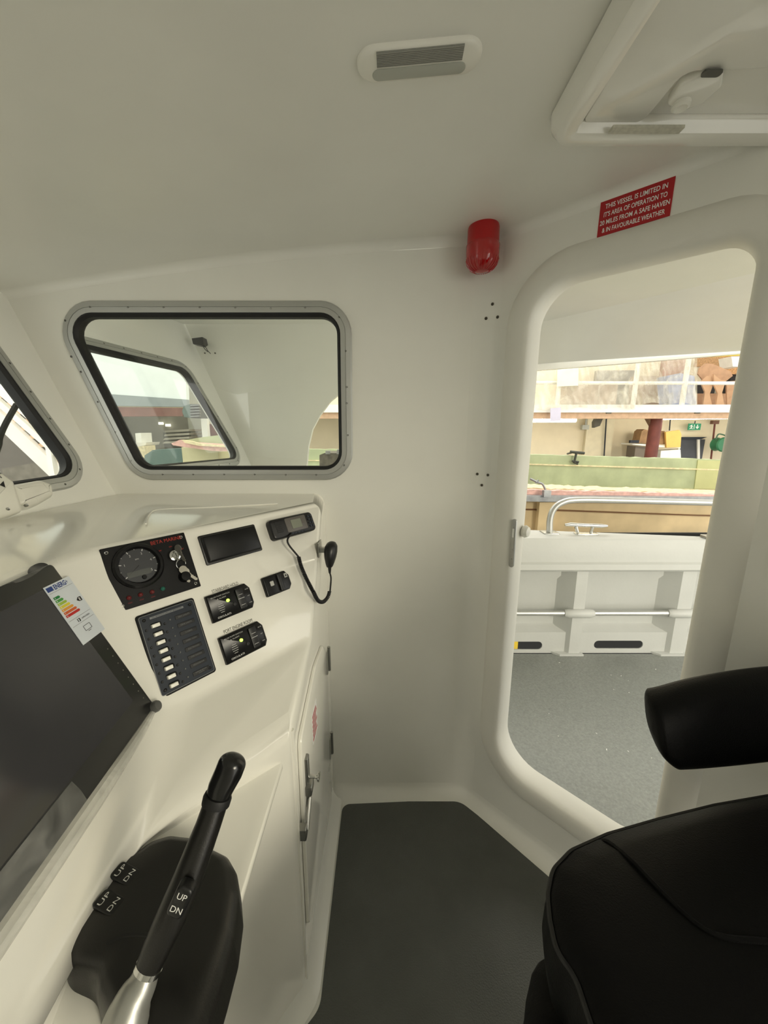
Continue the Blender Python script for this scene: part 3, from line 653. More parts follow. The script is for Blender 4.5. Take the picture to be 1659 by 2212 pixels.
bm = B(); fbox(bm, LF, -lw*.46, -lw*.24, lh*.405, lh*.475, .0008, .0009); part('flag', bm, NAVY, t, 'blue flag square')
text('lettering', 'ENERG', LF, lw*.03, lh*.44, .0088, NAVY, t, width=lw*.46, h=.0011, bold=.03)
bm = B(); ngon(bm, [LF.P(lw*.31, lh*.475, .001), LF.P(lw*.27, lh*.435, .001), LF.P(lw*.31, lh*.44, .001), LF.P(lw*.29, lh*.405, .001), LF.P(lw*.345, lh*.45, .001), LF.P(lw*.305, lh*.445, .001)]); part('bolt_mark', bm, NAVY, t)
for k, c_ in enumerate([(20, 122, 58), (70, 150, 62), (160, 190, 70), (222, 208, 60), (226, 160, 62), (206, 96, 44), (190, 36, 32)]):
    L_ = lw*(.20+k*.055); y0 = lh*(.27-k*.052); bm = B()
    ngon(bm, [LF.P(x_, y_, .001) for x_, y_ in [(-lw*.43, y0), (-lw*.43+L_, y0), (-lw*.43+L_+lh*.02, y0+lh*.02), (-lw*.43+L_, y0+lh*.04), (-lw*.43, y0+lh*.04)]])
    ar = part('rating_arrow', bm, mat('arrow_%d' % k, c_, .4), t)
    text('lettering', 'ABCDEFG'[k], LF, -lw*.38, y0+lh*.02, lh*.024, WHT, ar, h=.0012)
bm = B(); ngon(bm, [LF.P(x_, y_, .001) for x_, y_ in [(lw*.22, lh*.115), (lw*.30, lh*.15), (lw*.42, lh*.15), (lw*.42, lh*.08), (lw*.30, lh*.08)]]); part('class_arrow', bm, INK, t, 'black class arrow')
text('lettering', 'E', LF, lw*.34, lh*.115, lh*.045, WHT, t, h=.0013, bold=.03)
text('lettering', '13', LF, -lw*.12, -lh*.155, lh*.05, INK, t, h=.0011, bold=.04)
text('lettering', 'kWh/1000h', LF, lw*.17, -lh*.155, lh*.026, INK, t, h=.0011)
bm = B()
for yy in (.375, -.105, -.205): fbox(bm, LF, -lw*.45, lw*.45, lh*yy, lh*yy+.0004, .0008, .0010)
part('rule', bm, mat('grey_print', (96, 94, 86), .5), t)
bm = B(); sweep(bm, LF, rrect(0, -lh*.31, lw*.28, lh*.085, .001), [(0, .0008), (0, .0011), (-.0007, .0011), (-.0007, .0008)], loop=True); fbox(bm, LF, -lw*.06, lw*.06, -lh*.375, -lh*.368, .0008, .001); part('screen_icon', bm, INK, t)

# wiper motor housing on the windscreen sill
t = thing('wiper_motor', 'white wiper motor cover with rounded end under the windscreen', 'wiper motor', FRONT.P(*FRONT.px(40, 1110), 0))
w4 = FRONT.pxs([(-60, 1165), (62, 1117), (45, 1052), (16, 1030), (-60, 1010)], .07)
bm = B(); prism(bm, FRONT, rpoly(w4, [.01, .012, .012, .03, .01], 4), .0, .07, .012); part('motor_cover', bm, WPLAS, t)
w5 = FRONT.pxs([(52, 1110), (92, 1100), (124, 1078), (122, 1052), (96, 1044), (35, 1060)], .045)
bm = B(); prism(bm, FRONT, rpoly(w5, .014, 4), .0, .05, .016); part('motor_end', bm, WPLAS, t, 'rounded white end')
for x, y in ((11, 1036), (65, 1105), (26, 1116)):
    a, b = FRONT.px(x, y, .07); bm = B(); lathe(bm, FRONT, a, b, [(.004, .066), (.004, .0715), (.0025, .0705)], 12); part('screw', bm, STEEL, t)
a, b = FRONT.px(5, 1047, .07); wf = FRONT.sub(a, b, .0708, radians(12)); bm = B(); text_bm(bm, 'ON', wf, 0, .0, .010, h=0); tri = [(-.007, -.018), (.008, -.012), (0, -.028)]; ngon(bm, [wf.P(x_, y_, 0) for x_, y_ in tri]); part('lettering', bm, INK, t)
# wiper arm outside the glass
bm = B(); wa = [FRONT.P(*FRONT.px(x, y, -.07), -.07) for x, y in [(-30, 1060), (0, 990), (22, 930), (50, 878)]]
tube(bm, smooth_path(wa, 5), [.011]*8+[.008]*8, 6)
t = solo('windscreen_wiper', bm, BLKM, 'black wiper arm outside the windscreen', 'wiper')
bm = B(); wa2 = [p+FRONT.n*.0+V((0, -.022, .0)) for p in wa[:3]]; tube(bm, wa2, .006, 6); part('blade', bm, mat('pale_blade', (210, 212, 208), .4), t, 'pale linkage')

# ------------------------------------------------------------------ throttle control
def zq(x, y, z): p = zp(x, y, z); return (p.x, p.y)
thr = thing('throttle_control', 'black engine throttle control with long upright lever on the console shelf', 'throttle', (-.33, .36, ZD))
TP = Frame((0, 0, 0), (1, 0, 0), (0, 1, 0))
oh = [(372, 1815), (430, 1822), (463, 1845), (497, 1862), (513, 1890), (517, 1945), (505, 2030), (480, 2120), (452, 2212), (430, 2290), (330, 2330), (262, 2262), (212, 2165), (205, 2120), (150, 2112), (134, 2085), (150, 2040), (205, 1945), (240, 1875), (258, 1857), (290, 1858), (330, 1828)]
zz = .80
o_mid = [zq(x, y, zz) for x, y in oh]
cxm = sum(p[0] for p in o_mid)/len(o_mid); cym = sum(p[1] for p in o_mid)/len(o_mid)
bm = B(); Rr = []
for d, z in ((1.02, ZD+.001), (1.02, ZD+.008), (1.005, zz-.01), (1, zz), (.97, zz+.012), (.91, zz+.021), (.82, zz+.025), (.5, zz+.027), (.2, zz+.0275)):
    Rr.append([V((cxm+(p[0]-cxm)*d, cym+(p[1]-cym)*d, z)) for p in rpoly(o_mid, .03, 5)])
rings(bm, Rr, cap0=True, cap1=True); part('housing', bm, mat('throttle_plastic', (24, 23, 21), .36, bump=.1, bscale=500), thr, sharp=50)
lowf = [zq(x, y, ZD+.02) for x, y in [(124, 2130), (150, 2055), (215, 2010), (340, 2040), (330, 2200), (212, 2163)]]
bm = B(); prism(bm, TP, rpoly(lowf, .006, 3), ZD+.001, ZD+.026, .004); part('lower_skirt', bm, mat('throttle_plastic', (24, 23, 21), .36), thr)
# arc ridge on the housing
bm = B(); tube(bm, smooth_path([V((*zq(x, y, zz+.023), zz+.026)) for x, y in [(232, 2040), (270, 2026), (320, 2026), (355, 2040)]], 6), .003, 6); part('ridge', bm, BLK, thr)
for (x, y) in ((269, 1884), (234, 1946)):
    a, b = zq(x, y, zz+.03); bf = Frame((a, b, zz+.023), (.30, .95, 0), (-.95, .30, .10))
    bm = B(); prism(bm, bf, rrect(0, 0, .022, .036, .005), -.004, .006, .002); rk = part('trim_switch', bm, BLK, thr)
    bm = B(); bq = Frame(bf.P(0, 0, .0065), bf.u, bf.v)
    text_bm(bm, 'UP', bq, 0, .0085, .0062, width=.0155, h=0); text_bm(bm, 'DN', bq, 0, -.0085, .0062, width=.0155, h=0); part('lettering', bm, WHT, rk)
# lever
def at(x, y, t): d = ray(x, y); return EYEV+d*t
L0 = at(323, 2085, .435); L1 = at(398, 1960, .452); L2 = at(440, 1830, .475); L3 = at(468, 1722, .49); L4 = at(508, 1640, .505)
ax_ = [(L0, .0145), (at(340, 2045, .4405), .0160), (at(362, 1998, .447), .0172), (at(385, 1947, .4545), .0178), (at(409, 1890, .463), .0174), (at(431, 1832, .472), .0164), (at(450, 1782, .481), .0154), (at(466, 1735, .489), .0150)]
bm = B(); tube(bm, [p for p, r_ in ax_], [r_ for p, r_ in ax_], 24); lev = part('lever', bm, mat('throttle_plastic', (24, 23, 21), .36), thr, 'black lever barrel')
bm = B(); tube(bm, [at(466, 1737, .489), at(470, 1722, .4905), at(472, 1716, .491)], [.0172, .0176, .0165], 24); part('collar', bm, RUB, thr, 'raised black collar')
bm = B(); gp = [(at(471, 1719, .491), .0150), (at(478, 1700, .494), .0165), (at(494, 1668, .500), .0178), (at(501, 1650, .503), .0178)]
e_ = (gp[-1][0]-gp[-2][0]).normalized()
for k in range(1, 7): a = k*pi/2/6; gp.append((gp[3][0]+e_*.013*sin(a), max(.001, .0178*cos(a))))
tube(bm, [p for p, r_ in gp], [r_ for p, r_ in gp], 24); part('grip', bm, mat('grip_black', (22, 22, 22), .22), thr, 'rounded black grip')
bm = B(); tube(bm, [at(317, 2098, .433), at(323, 2085, .435)], [.0150, .0150], 24); part('chrome_ring', bm, CHROME, thr, 'chrome ring')
bm = B(); arm = smooth_path([at(318, 2096, .433), at(305, 2128, .427), at(287, 2162, .420), at(270, 2212, .412), at(258, 2290, .405)], 5)
n_ = len(arm); tube(bm, arm, [.0135+.014*(i/(n_-1))**1.2 for i in range(n_)], 20); part('lever_arm', bm, mat('cast_alloy', (178, 178, 172), .35, .6, bump=.15, bscale=90), thr, 'bare cast metal lever foot')
# rocker on lever facing the viewer
c = at(388, 1950, .432); vv_ = (at(400, 1925, .434)-at(376, 1978, .431)).normalized(); nn_ = (EYEV-c).normalized(); uu_ = vv_.cross(nn_).normalized()
LS = Frame(c, uu_, vv_)
bm = B(); prism(bm, LS, rrect(0, 0, .019, .034, .006), -.012, .0015, .003); rk = part('trim_switch', bm, BLK, thr)
bm = B(); LSs = LS; text_bm(bm, 'UP', LSs, 0, .0075, .0068, h=.0018); text_bm(bm, 'DN', LSs, 0, -.0065, .0068, h=.0018); part('lettering', bm, WHT, rk)

# ------------------------------------------------------------------ ceiling fittings
def ceil_fr(x, y):
    z = 2.0
    for _ in range(4): p = zp(x, y, z); z = fz(p.x)
    sl = (fz(p.x+.05)-fz(p.x-.05))/.1
    return Frame((p.x, p.y, z), (1, 0, sl), (0, -1, 0))
cf = ceil_fr(905, 122)
c4 = cf.pxs([(770, 125), (1040, 115), (905, 76), (905, 168)]); lw_ = c4[1][0]-c4[0][0]; lh_ = c4[2][1]-c4[3][1]; la = (c4[0][0]+c4[1][0])/2; lb = (c4[2][1]+c4[3][1])/2; lh_ *= .84
cf = cf.sub(la, lb, 0, radians(1.5))
t = thing('ceiling_light', 'white oval courtesy light with grey louvre on the ceiling', 'ceiling light', cf.P(0, 0, 0))
o_ = rrect(0, 0, lw_, lh_, lh_*.48, 10)
bm = B(); prism(bm, cf, o_, 0, .009, .007); part('housing', bm, WPLAS, t)
bm = B()
for k in range(9): fbox(bm, cf, -lw_*.34, lw_*.34, lh_*(.05+k*.046), lh_*(.05+k*.046)+lh_*.027, .0085, .0105)
fbox(bm, cf, -lw_*.34, lw_*.34, lh_*.04, lh_*.46, .0082, .0092); part('louvre', bm, mat('louvre_grey', (150, 150, 142), .5), t, 'ribbed grey louvre')
bm = B(); prism(bm, cf, rrect(0, -lh_*.19, lw_*.76, lh_*.36, lh_*.175, 8), .0085, .0100, .001); part('lens', bm, GREYT, t, 'frosted oval lens')
# hatch
hf = Frame((0, 0, 2.013), (1, 0, 0), (0, -1, 0))
ho = [hf.px(*p, .03) for p in [(1225, 283), (1203, 235), (1330, 0)]]
hx0 = hf.px(1203, 225)[0]; hy0 = hf.px(1400, 286)[1]
hatch = thing('ceiling_hatch', 'white square roof hatch with rounded rim at the top right', 'hatch', (hx0+.25, -hy0-.25, 2.013))
hp = rpoly([(hx0, hy0), (hx0+.52, hy0+.0), (hx0+.52, hy0+.5), (hx0, hy0+.5)], .05, 8)
bm = B(); sweep(bm, hf, hp, [(0, 0), (-.002, .018), (-.012, .030), (-.03, .034), (-.045, .030), (-.052, .018), (-.055, .010), (-.055, 0)], loop=True); part('rim', bm, GLOSS, hatch)
bm = B(); prism(bm, hf, offset(hp, -.054), 0, .008, .003); part('lid', bm, GLOSS, hatch)
pn = [hf.px(x, y, .014) for x, y in [(1258, 262), (1386, 262), (1480, 148), (1680, 140), (1720, -60), (1450, -60)]]
bm = B(); prism(bm, hf, rpoly(pn, [.015, .02, .02, .01, .02, .02], 5), .008, .018, .0015); part('lid_panel', bm, GLOSS, hatch, 'raised inner panel')
ha = hf.px(1500, 190, .02); hb = [hf.px(x, y, .018) for x, y in [(1440, 225), (1470, 180), (1530, 152), (1562, 158), (1560, 185), (1520, 220), (1470, 240)]]
bm = B(); prism(bm, hf, rpoly(hb, .010, 4), .008, .021, .004); part('handle_recess', bm, GLOSS, hatch, 'glossy catch plate')
bm = B(); lathe(bm, hf, *hf.px(1472, 222, .02), [(.014, .018), (.014, .026), (.010, .029), (.004, .027)], 20); part('catch_knob', bm, WPLAS, hatch)
bm = B(); ta = hf.px(1538, 156, .02); prism(bm, hf, rrect(ta[0], ta[1], .030, .012, .005), .020, .0225); part('finger_slot', bm, mat('slot_grey', (90, 90, 82), .6), hatch, 'grey finger slot')
bm = B(); s4 = [hf.px(x, y, .032) for x, y in [(1325, 272), (1480, 272), (1480, 286), (1325, 286)]]
fbox(bm, hf, s4[0][0], s4[1][0], min(s4[0][1], s4[3][1]), max(s4[0][1], s4[3][1]), .030, .0345); part('sticker', bm, mat('faded_sticker', (196, 193, 178), .5, var=.08, vscale=120), hatch, 'faded strip sticker')

# red sounder beacon
bp = yp(1046, 480, 1.2); bp = V((.283, 1.235, 2.012)); BF = Frame(bp, (1, 0, 0), (0, -1, 0)); BF.n = BF.n*.9
t = thing('alarm_beacon', 'red domed alarm beacon hanging under the ceiling beside the doorway', 'alarm', bp)
bm = B(); lathe(bm, BF, 0, 0, [(.042, -.004), (.044, .004), (.0445, .048), (.046, .052)], 36); part('beacon_base', bm, RED, t)
bm = B(); lathe(bm, BF, 0, 0, [(.0465, .050), (.048, .053), (.0475, .060), (.046, .090), (.042, .105), (.033, .118), (.018, .126), (.003, .128)], 36); ln = part('lens', bm, REDL, t, 'glossy red lens')
bm = B()
for k in range(24):
    a = k*2*pi/24; tube(bm, [BF.P(r_*cos(a), r_*sin(a), h_) for r_, h_ in ((.0462, .090), (.0425, .105), (.0335, .118), (.020, .1255))], .0011, 5)
part('lens_ribs', bm, REDL, ln)

# limits notice on the bulkhead
c4 = [V(BULK.px(x, y)) for x, y in [(1297, 440), (1457, 380), (1450, 467), (1291, 512)]]
sx0 = (c4[0].x+c4[3].x)/2; sx1 = (c4[1].x+c4[2].x)/2; sz1 = (c4[0].y+c4[1].y)/2; sz0 = (c4[2].y+c4[3].y)/2
t = thing('limits_notice', 'red notice with white capitals above the doorway', 'sign', BULK.P((sx0+sx1)/2, sz0, 0))
sang = atan2(c4[1].y-c4[0].y+c4[2].y-c4[3].y, c4[1].x-c4[0].x+c4[2].x-c4[3].x)
SF = BULK.sub((sx0+sx1)/2, (sz0+sz1)/2, 0, sang*.9); sw_ = sx1-sx0; sh_ = sz1-sz0
bm = B(); fbox(bm, SF, -sw_/2, sw_/2, -sh_/2, sh_/2, 0, .0015); part('sign_board', bm, REDS, t)
for k, s in enumerate(['THIS VESSEL IS LIMITED IN', "IT'S AREA OF OPERATION TO", '20 MILES FROM A SAFE HAVEN', '& IN FAVOURABLE WEATHER']):
    text('lettering', s, SF, 0, sh_*(.33-.225*k), sh_*.135, WHT, t, width=sw_*(.84, .86, .95, .86)[k], h=.0018, bold=.012)

# ------------------------------------------------------------------ helm seat
seat = thing('helm_chair', 'black padded helm seat with armrest at lower right', 'seat', (.62, .33, 0))
def seat_ring(L, z): return [V((*zq(x, y, z), z)) for x, y in L]
ZS = .76
so = [(1181, 1935), (1192, 1880), (1232, 1838), (1310, 1803), (1420, 1771), (1540, 1741), (1659, 1720), (1850, 1690)]
sl = [zq(x, y, ZS) for x, y in so]; nr_ = [zq(1186, 1990, ZS), zq(1200, 2060, ZS)]
last = sl[-1]
near_o = [(nr_[0][0], nr_[0][1]), (nr_[1][0], nr_[1][1]), (.245, .36), (.24, .20), (.26, .02), (.33, -.06), (.55, -.09), (.95, -.08)]
sp_all = sl[::-1]+near_o+[(1.0, .1), (1.02, .5)]
sp_all = [tuple(p) for p in sp_all]
sm = rpoly(sp_all, .06, 5)
bm = B(); Rr = []
cxs = V((.62, .28))
for d, z in ((.94, ZS-.11), (.99, ZS-.10), (1.006, ZS-.06), (1.004, ZS-.02), (1, ZS-.004), (.992, ZS+.003), (.97, ZS+.012), (.88, ZS+.022), (.6, ZS+.025), (.2, ZS+.024)):
    Rr.append([V((cxs.x+(p[0]-cxs.x)*d, cxs.y+(p[1]-cxs.y)*d, z)) for p in sm])
rings(bm, Rr, cap0=True, cap1=True); cu = part('seat_cushion', bm, LEA, seat, sharp=60)
bm = B(); o2 = offset(sm, -.0015); tube(bm, [V((p[0], p[1], ZS+.002)) for p in o2], .0036, 6, closed=True); part('piping', bm, RUB, cu, 'thin black piping')
seam = [V((*zq(x, y, ZS+.02), ZS+dz_)) for (x, y), dz_ in zip([(1298, 1806), (1316, 1815), (1362, 1862), (1430, 1935), (1500, 2000), (1560, 2030), (1659, 2040)], (.006, .014, .0225, .024, .024, .024, .024))]
bm = B(); tube(bm, smooth_path(seam, 6), .0045, 6); part('seam', bm, LEA, cu, 'curved stitched seam')
# lower cushion / front bolster
lo = [zq(x, y, .60) for x, y in [(1205, 2050), (1165, 2068), (1149, 2095), (1145, 2140), (1137, 2180), (1132, 2240)]]
lo2 = [(p[0], p[1]) for p in lo]+[(lo[-1][0]-.004, .20), (lo[-1][0]+.02, .0), (.9, -.06), (.95, .45), (.40, .50)]
bm = B(); Rr = []
for d, z in ((-.03, .47), (0, .48), (.004, .53), (0, .59), (-.006, .605), (-.02, .613), (-.05, .616)): Rr.append([V((p[0], p[1], z)) for p in offset(rpoly(lo2, .02, 3), d)])
rings(bm, Rr, cap0=True, cap1=True); part('footrest_bolster', bm, LEA, seat, sharp=60)
bm = B(); prism(bm, TP, rrect(.60, .24, .40, .38, .08), .60, .66); part('seat_slide', bm, RUB, seat)
bm = B(); prism(bm, TP, rrect(.62, .22, .62, .52, .05), 0, .475, .02); part('pedestal', bm, GEL, seat, 'white moulded pedestal')
# armrest: lofted along its length, rounded end towards the bow
AZm = .965
cl = [at(x, y, tt) for (x, y), tt in zip([(1420, 1545), (1440, 1548), (1500, 1545), (1580, 1535), (1660, 1528), (1760, 1520)], (.70, .70, .71, .725, .74, .76))]
hts = [.035, .055, .062, .060, .056, .055]; wds = [.018, .032, .042, .045, .045, .045]
ap = []
N = 26; top_px = [(1400, 1520), (1408, 1508), (1440, 1497), (1500, 1480), (1580, 1464), (1660, 1453), (1760, 1445)]; bot_px = [(1402, 1570), (1415, 1605), (1445, 1636), (1470, 1641), (1560, 1635), (1660, 1625), (1760, 1618)]
tt_ = [.700, .700, .703, .712, .725, .74, .76]
R = []
tops = smooth_path([at(x, y, t_) for (x, y), t_ in zip(top_px, tt_)], 5); bots = smooth_path([at(x, y, t_) for (x, y), t_ in zip(bot_px, tt_)], 5)
for i, (p, q) in enumerate(zip(tops, bots)):
    c = (p+q)/2; hv = (p-q)/2; dep = .045*min(1, .35+i/9); dv = V((.25, .95, .15)).normalized()
    R.append([c+hv*(abs(cos(a))**.75*(1 if cos(a) > 0 else -1))+dv*dep*(abs(sin(a))**.75*(1 if sin(a) > 0 else -1)) for a in [k*2*pi/24 for k in range(24)]])
bm = B(); rings(bm, R, cap0=True, cap1=True); arm_ = part('armrest', bm, LEA, seat, 'padded armrest', sharp=60)
bm = B(); tube(bm, [V((.93, .62, .95)), V((1.0, .45, .80))], .018, 10); tube(bm, [V((.98, .48, .84)), V((1.0, .30, .70))], .018, 10); part('armrest_bracket', bm, BLKM, seat)
bm = B(); Rr = []
for k in range(9):
    z = .74+k*.075; o_ = [(1.02+.03*k/8-.04*sin(pi*k/8), y_) for y_ in (-.06, .2, .46)]
    Rr.append([V((.99+.012*k+dx, .20+dy*(1-.12*(k/8)**3), z)) for dx, dy in rpoly([(-.05, -.26), (.05, -.26), (.05, .26), (-.05, .26)], .04, 4)])
rings(bm, Rr, cap0=True, cap1=True); part('backrest', bm, LEA, seat)

# ================================================================== outside the wheelhouse
CREAM = mat('painted_blockwork', (226, 214, 186), .8, bump=.2, bscale=40, var=.04, vscale=2)
TIMB = mat('sawn_timber', (206, 172, 140), .7, bump=.2, bscale=60, var=.08, vscale=14)
WPAINT = mat('white_paint', (236, 234, 226), .55, var=.02)
STEELB = mat('red_oxide_steel', (112, 56, 46), .6, var=.15, vscale=5)
CARD = mat('cardboard', (186, 148, 116), .8, var=.08, vscale=9)
GREEN = mat('green_laminate', (166, 176, 138), .55, bump=.3, bscale=40, var=.10, vscale=5)
PINK = mat('pink_glassfibre', (220, 176, 166), .8, bump=1, bscale=50, var=.12, vscale=25)
STRAW = mat('raw_glassfibre', (222, 208, 168), .8, bump=1, bscale=60, var=.12, vscale=25)
TAN = mat('tan_laminate', (222, 198, 154), .6, bump=.2, bscale=30, var=.10, vscale=4)
GREYW = mat('grey_wall', (138, 134, 124), .8, var=.06)  # even grey for the wall under the beam
TUBE = mat('fluorescent_tube', (255, 253, 240), .5, emit=(255, 250, 232), estr=12.0)
GALV = mat('galvanised_steel', (160, 162, 164), .45, .8, var=.10, vscale=20)
def pq(bm, x0, y0, x1, y1, Y, dep=.05):            # upright box seen between two photo corners, standing at depth Y
    a = yp(x0, y0, Y); b = yp(x1, y1, Y); box(bm, min(a.x, b.x), max(a.x, b.x), Y, Y+dep, min(a.z, b.z), max(a.z, b.z))
def ppoly(bm, L, Y, dep=.05):
    fr = Frame((0, Y, 0), (1, 0, 0), (0, 0, 1)); prism(bm, fr, [(yp(x, y, Y).x, yp(x, y, Y).z) for x, y in L], 0, -dep)
GROUND = {'light_window', 'white_post', 'brown_cabinet', 'dark_bench', 'cream_block', 'teal_box', 'grey_bin', 'low_crate', 'grey_partition', 'stair_back_wall', 'corrugated_door', 'ribbed_case'}
MEZZ = {'storage_box', 'grey_board', 'brown_board', 'blue_bag', 'cardboard_box', 'cut_cardboard', 'cardboard_sheet', 'dark_crate', 'shelf_shadow_gap', 'red_brown_panel'}
def psolo(name, L, Y, dep, m, label, cat, group=None):
    bm = B()
    if len(L) == 2: pq(bm, *L[0], *L[1], Y, dep)
    else: ppoly(bm, L, Y, dep)
    if name in MEZZ:
        mz = min(v.co.z for v in bm.verts)
        for v in bm.verts:
            if v.co.z < mz+.10: v.co.z = yp(1350, 874, 7.2).z+.002
    if name in GROUND:
        mz = min(v.co.z for v in bm.verts)
        for v in bm.verts:
            if v.co.z < mz+.12: v.co.z = -2.2
    return solo(name, bm, m, label, cat, group)
ZK = .10
# side deck
bm = B(); prism(bm, TP, [(-1.2, 1.36), (.385, 1.36), (1.86, -.115), (4.2, -.115), (4.2, 2.14), (-1.2, 2.14)], ZK-.06, ZK)
deck = thing('side_deck', 'grey speckled non-slip side deck outside the doorway', 'deck', (1.2, 1.6, ZK-.06)); part('deck_panel', bm, mat('deck_nonslip', (136, 139, 134), .30, bump=1.0, bscale=240, var=.09, vscale=110), deck)
random.seed(3)
for k in range(16):
    p = zp(random.uniform(1100, 1460), random.uniform(1425, 1640), ZK); bm = B()
    fr = Frame(p, (random.uniform(-1, 1), random.uniform(-1, 1), 0), (0, 0, 1)).sub(0, 0); fr = Frame(p, fr.u, V((0, 0, 1)).cross(fr.u))
    r_ = random.uniform(.0015, .0035); prism(bm, fr, rrect(0, 0, r_*random.uniform(1.2, 3), r_, r_*.3, 2), 0, .0015)
    solo('debris_chip', bm, WHT, 'tiny white chip lying on the grey side deck', 'chip', 'white chips scattered on the side deck')
# bulwark
bul = thing('bulwark', 'white moulded bulwark with vertical ribs and long scupper slots', 'bulwark', (1.3, 2.2, ZK))
YB = 2.15
BW = Frame((0, YB, 0), (1, 0, 0), (0, 0, 1))
def bz_(y, Y=YB, x=1300): return yp(x, y, Y).z
bm = B(); XL, XR = .2, 3.2
slots = [(1062, 1386, 1172, 1403), (1282, 1384, 1390, 1401), (1560, 1383, 1660, 1400)]
holes = []
for a0, b0_, a1, b1_ in slots:
    p = yp(a0, b1_, YB); q = yp(a1, b0_, YB); holes.append(rrect((p.x+q.x)/2, (p.z+q.z)/2, q.x-p.x, q.z-p.z, (q.z-p.z)*.48, 6))
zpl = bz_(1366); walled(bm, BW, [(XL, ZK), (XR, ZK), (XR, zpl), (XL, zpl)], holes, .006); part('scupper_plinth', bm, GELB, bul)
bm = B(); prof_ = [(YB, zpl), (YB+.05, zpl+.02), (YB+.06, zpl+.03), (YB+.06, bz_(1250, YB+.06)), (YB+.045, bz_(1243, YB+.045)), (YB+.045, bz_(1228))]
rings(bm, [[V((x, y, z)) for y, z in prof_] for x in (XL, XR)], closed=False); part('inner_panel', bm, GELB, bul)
for xs_ in ((1213, 1238, 1262), (1436, 1462, 1492), (1680, 1705, 1735)):
    x0, x1, x2 = [yp(x_, 1320, YB-.02).x for x_ in xs_]
    bm = B(); sec = [(x0-.015, YB+.068), (x1, YB-.02), (x2, YB-.02), (x2+.03, YB+.068)]
    rings(bm, [[V((a, b, z)) for a, b in sec] for z in (ZK+.012, bz_(1226))], closed=False)
    ft = [(x0-.03, YB+.0), (x0+.01, YB-.035), (x2+.02, YB-.035), (x2+.012, YB+.0)]
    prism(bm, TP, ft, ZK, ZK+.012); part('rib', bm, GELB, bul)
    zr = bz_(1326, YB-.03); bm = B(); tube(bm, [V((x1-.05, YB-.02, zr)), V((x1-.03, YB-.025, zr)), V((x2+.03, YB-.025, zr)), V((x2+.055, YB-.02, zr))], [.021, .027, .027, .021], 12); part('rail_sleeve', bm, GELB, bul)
bm = B(); tube(bm, [V((XL, YB-.02, zr)), V((XR, YB-.02, zr))], .0165, 14); part('side_rail', bm, mat('bare_aluminium_tube', (200, 200, 196), .35, .8), bul, 'bare aluminium rail')
GW = [(XL, 2.36), (.9, 2.33), (1.9, 2.22), (XR, 2.10)]
bm = B(); Rr = []
for x, yo in GW:
    zt = .845-.012*(x-.8)
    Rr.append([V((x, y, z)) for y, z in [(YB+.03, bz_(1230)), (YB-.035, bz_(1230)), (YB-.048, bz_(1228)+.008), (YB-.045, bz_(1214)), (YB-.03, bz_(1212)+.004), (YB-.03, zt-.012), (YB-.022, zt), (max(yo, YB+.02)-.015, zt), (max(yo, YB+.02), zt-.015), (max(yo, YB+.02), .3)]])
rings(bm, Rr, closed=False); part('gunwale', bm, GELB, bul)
bm = B(); box(bm, XL, XR, 2.40, 2.42, -.9, .80); part('outer_skin', bm, mat('slot_shade_black', (16, 16, 14), .8), bul, 'hull skin coloured black for the shade behind the slots')  # skin blackened so the scupper slots look shaded
psolo('yellow_fender', [(1080, 1385), (1118, 1402)], 2.25, .06, mat('yellow_paint', (232, 196, 30), .5), 'yellow block seen through the left scupper slot', 'block')
# handrail, cleat
hb_ = zp(1187, 1151, .845); t = thing('gunwale_handrail', 'bent aluminium tube handrail rising from the gunwale', 'handrail', hb_)
hy = hb_.y; bm = B(); hpts = [yp(1187, 1150, hy), yp(1188, 1122, hy), yp(1196, 1100, hy), yp(1214, 1086, hy), yp(1246, 1080, hy), yp(1340, 1081, hy), yp(1540, 1086, hy), yp(1760, 1092, hy)]
tube(bm, smooth_path(hpts, 6), .0185, 14); part('tube', bm, mat('bare_aluminium_tube', (200, 200, 196), .35, .8), t)
for x_ in (1187, 1540):
    c = zp(x_, 1151 if x_ < 1300 else 1160, .842); bm = B(); prism(bm, Frame((c.x, c.y, .835), (1, 0, 0), (0, 1, 0)), rrect(0, 0, .095, .08, .008), 0, .014, .003); part('foot_plate', bm, STEEL, t)
cc_ = zp(1266, 1152, .845); t = thing('mooring_cleat', 'polished steel mooring cleat on the gunwale', 'cleat', cc_)
yc = cc_.y; bm = B(); tube(bm, [yp(1220, 1134, yc), yp(1232, 1133, yc), yp(1300, 1136, yc), yp(1312, 1136, yc)], [.007, .0115, .0115, .007], 12)
for xx in (1248, 1276): tube(bm, [yp(xx-4 if xx < 1260 else xx+5, 1136, yc), yp(xx, 1152, yc)], .009, 10)
part('horn', bm, CHROME, t); bm = B(); prism(bm, Frame((cc_.x, cc_.y, .840), (1, 0, 0), (0, 1, 0)), rrect(0, 0, .135, .05, .01), 0, .007, .002); part('foot_plate', bm, CHROME, t)

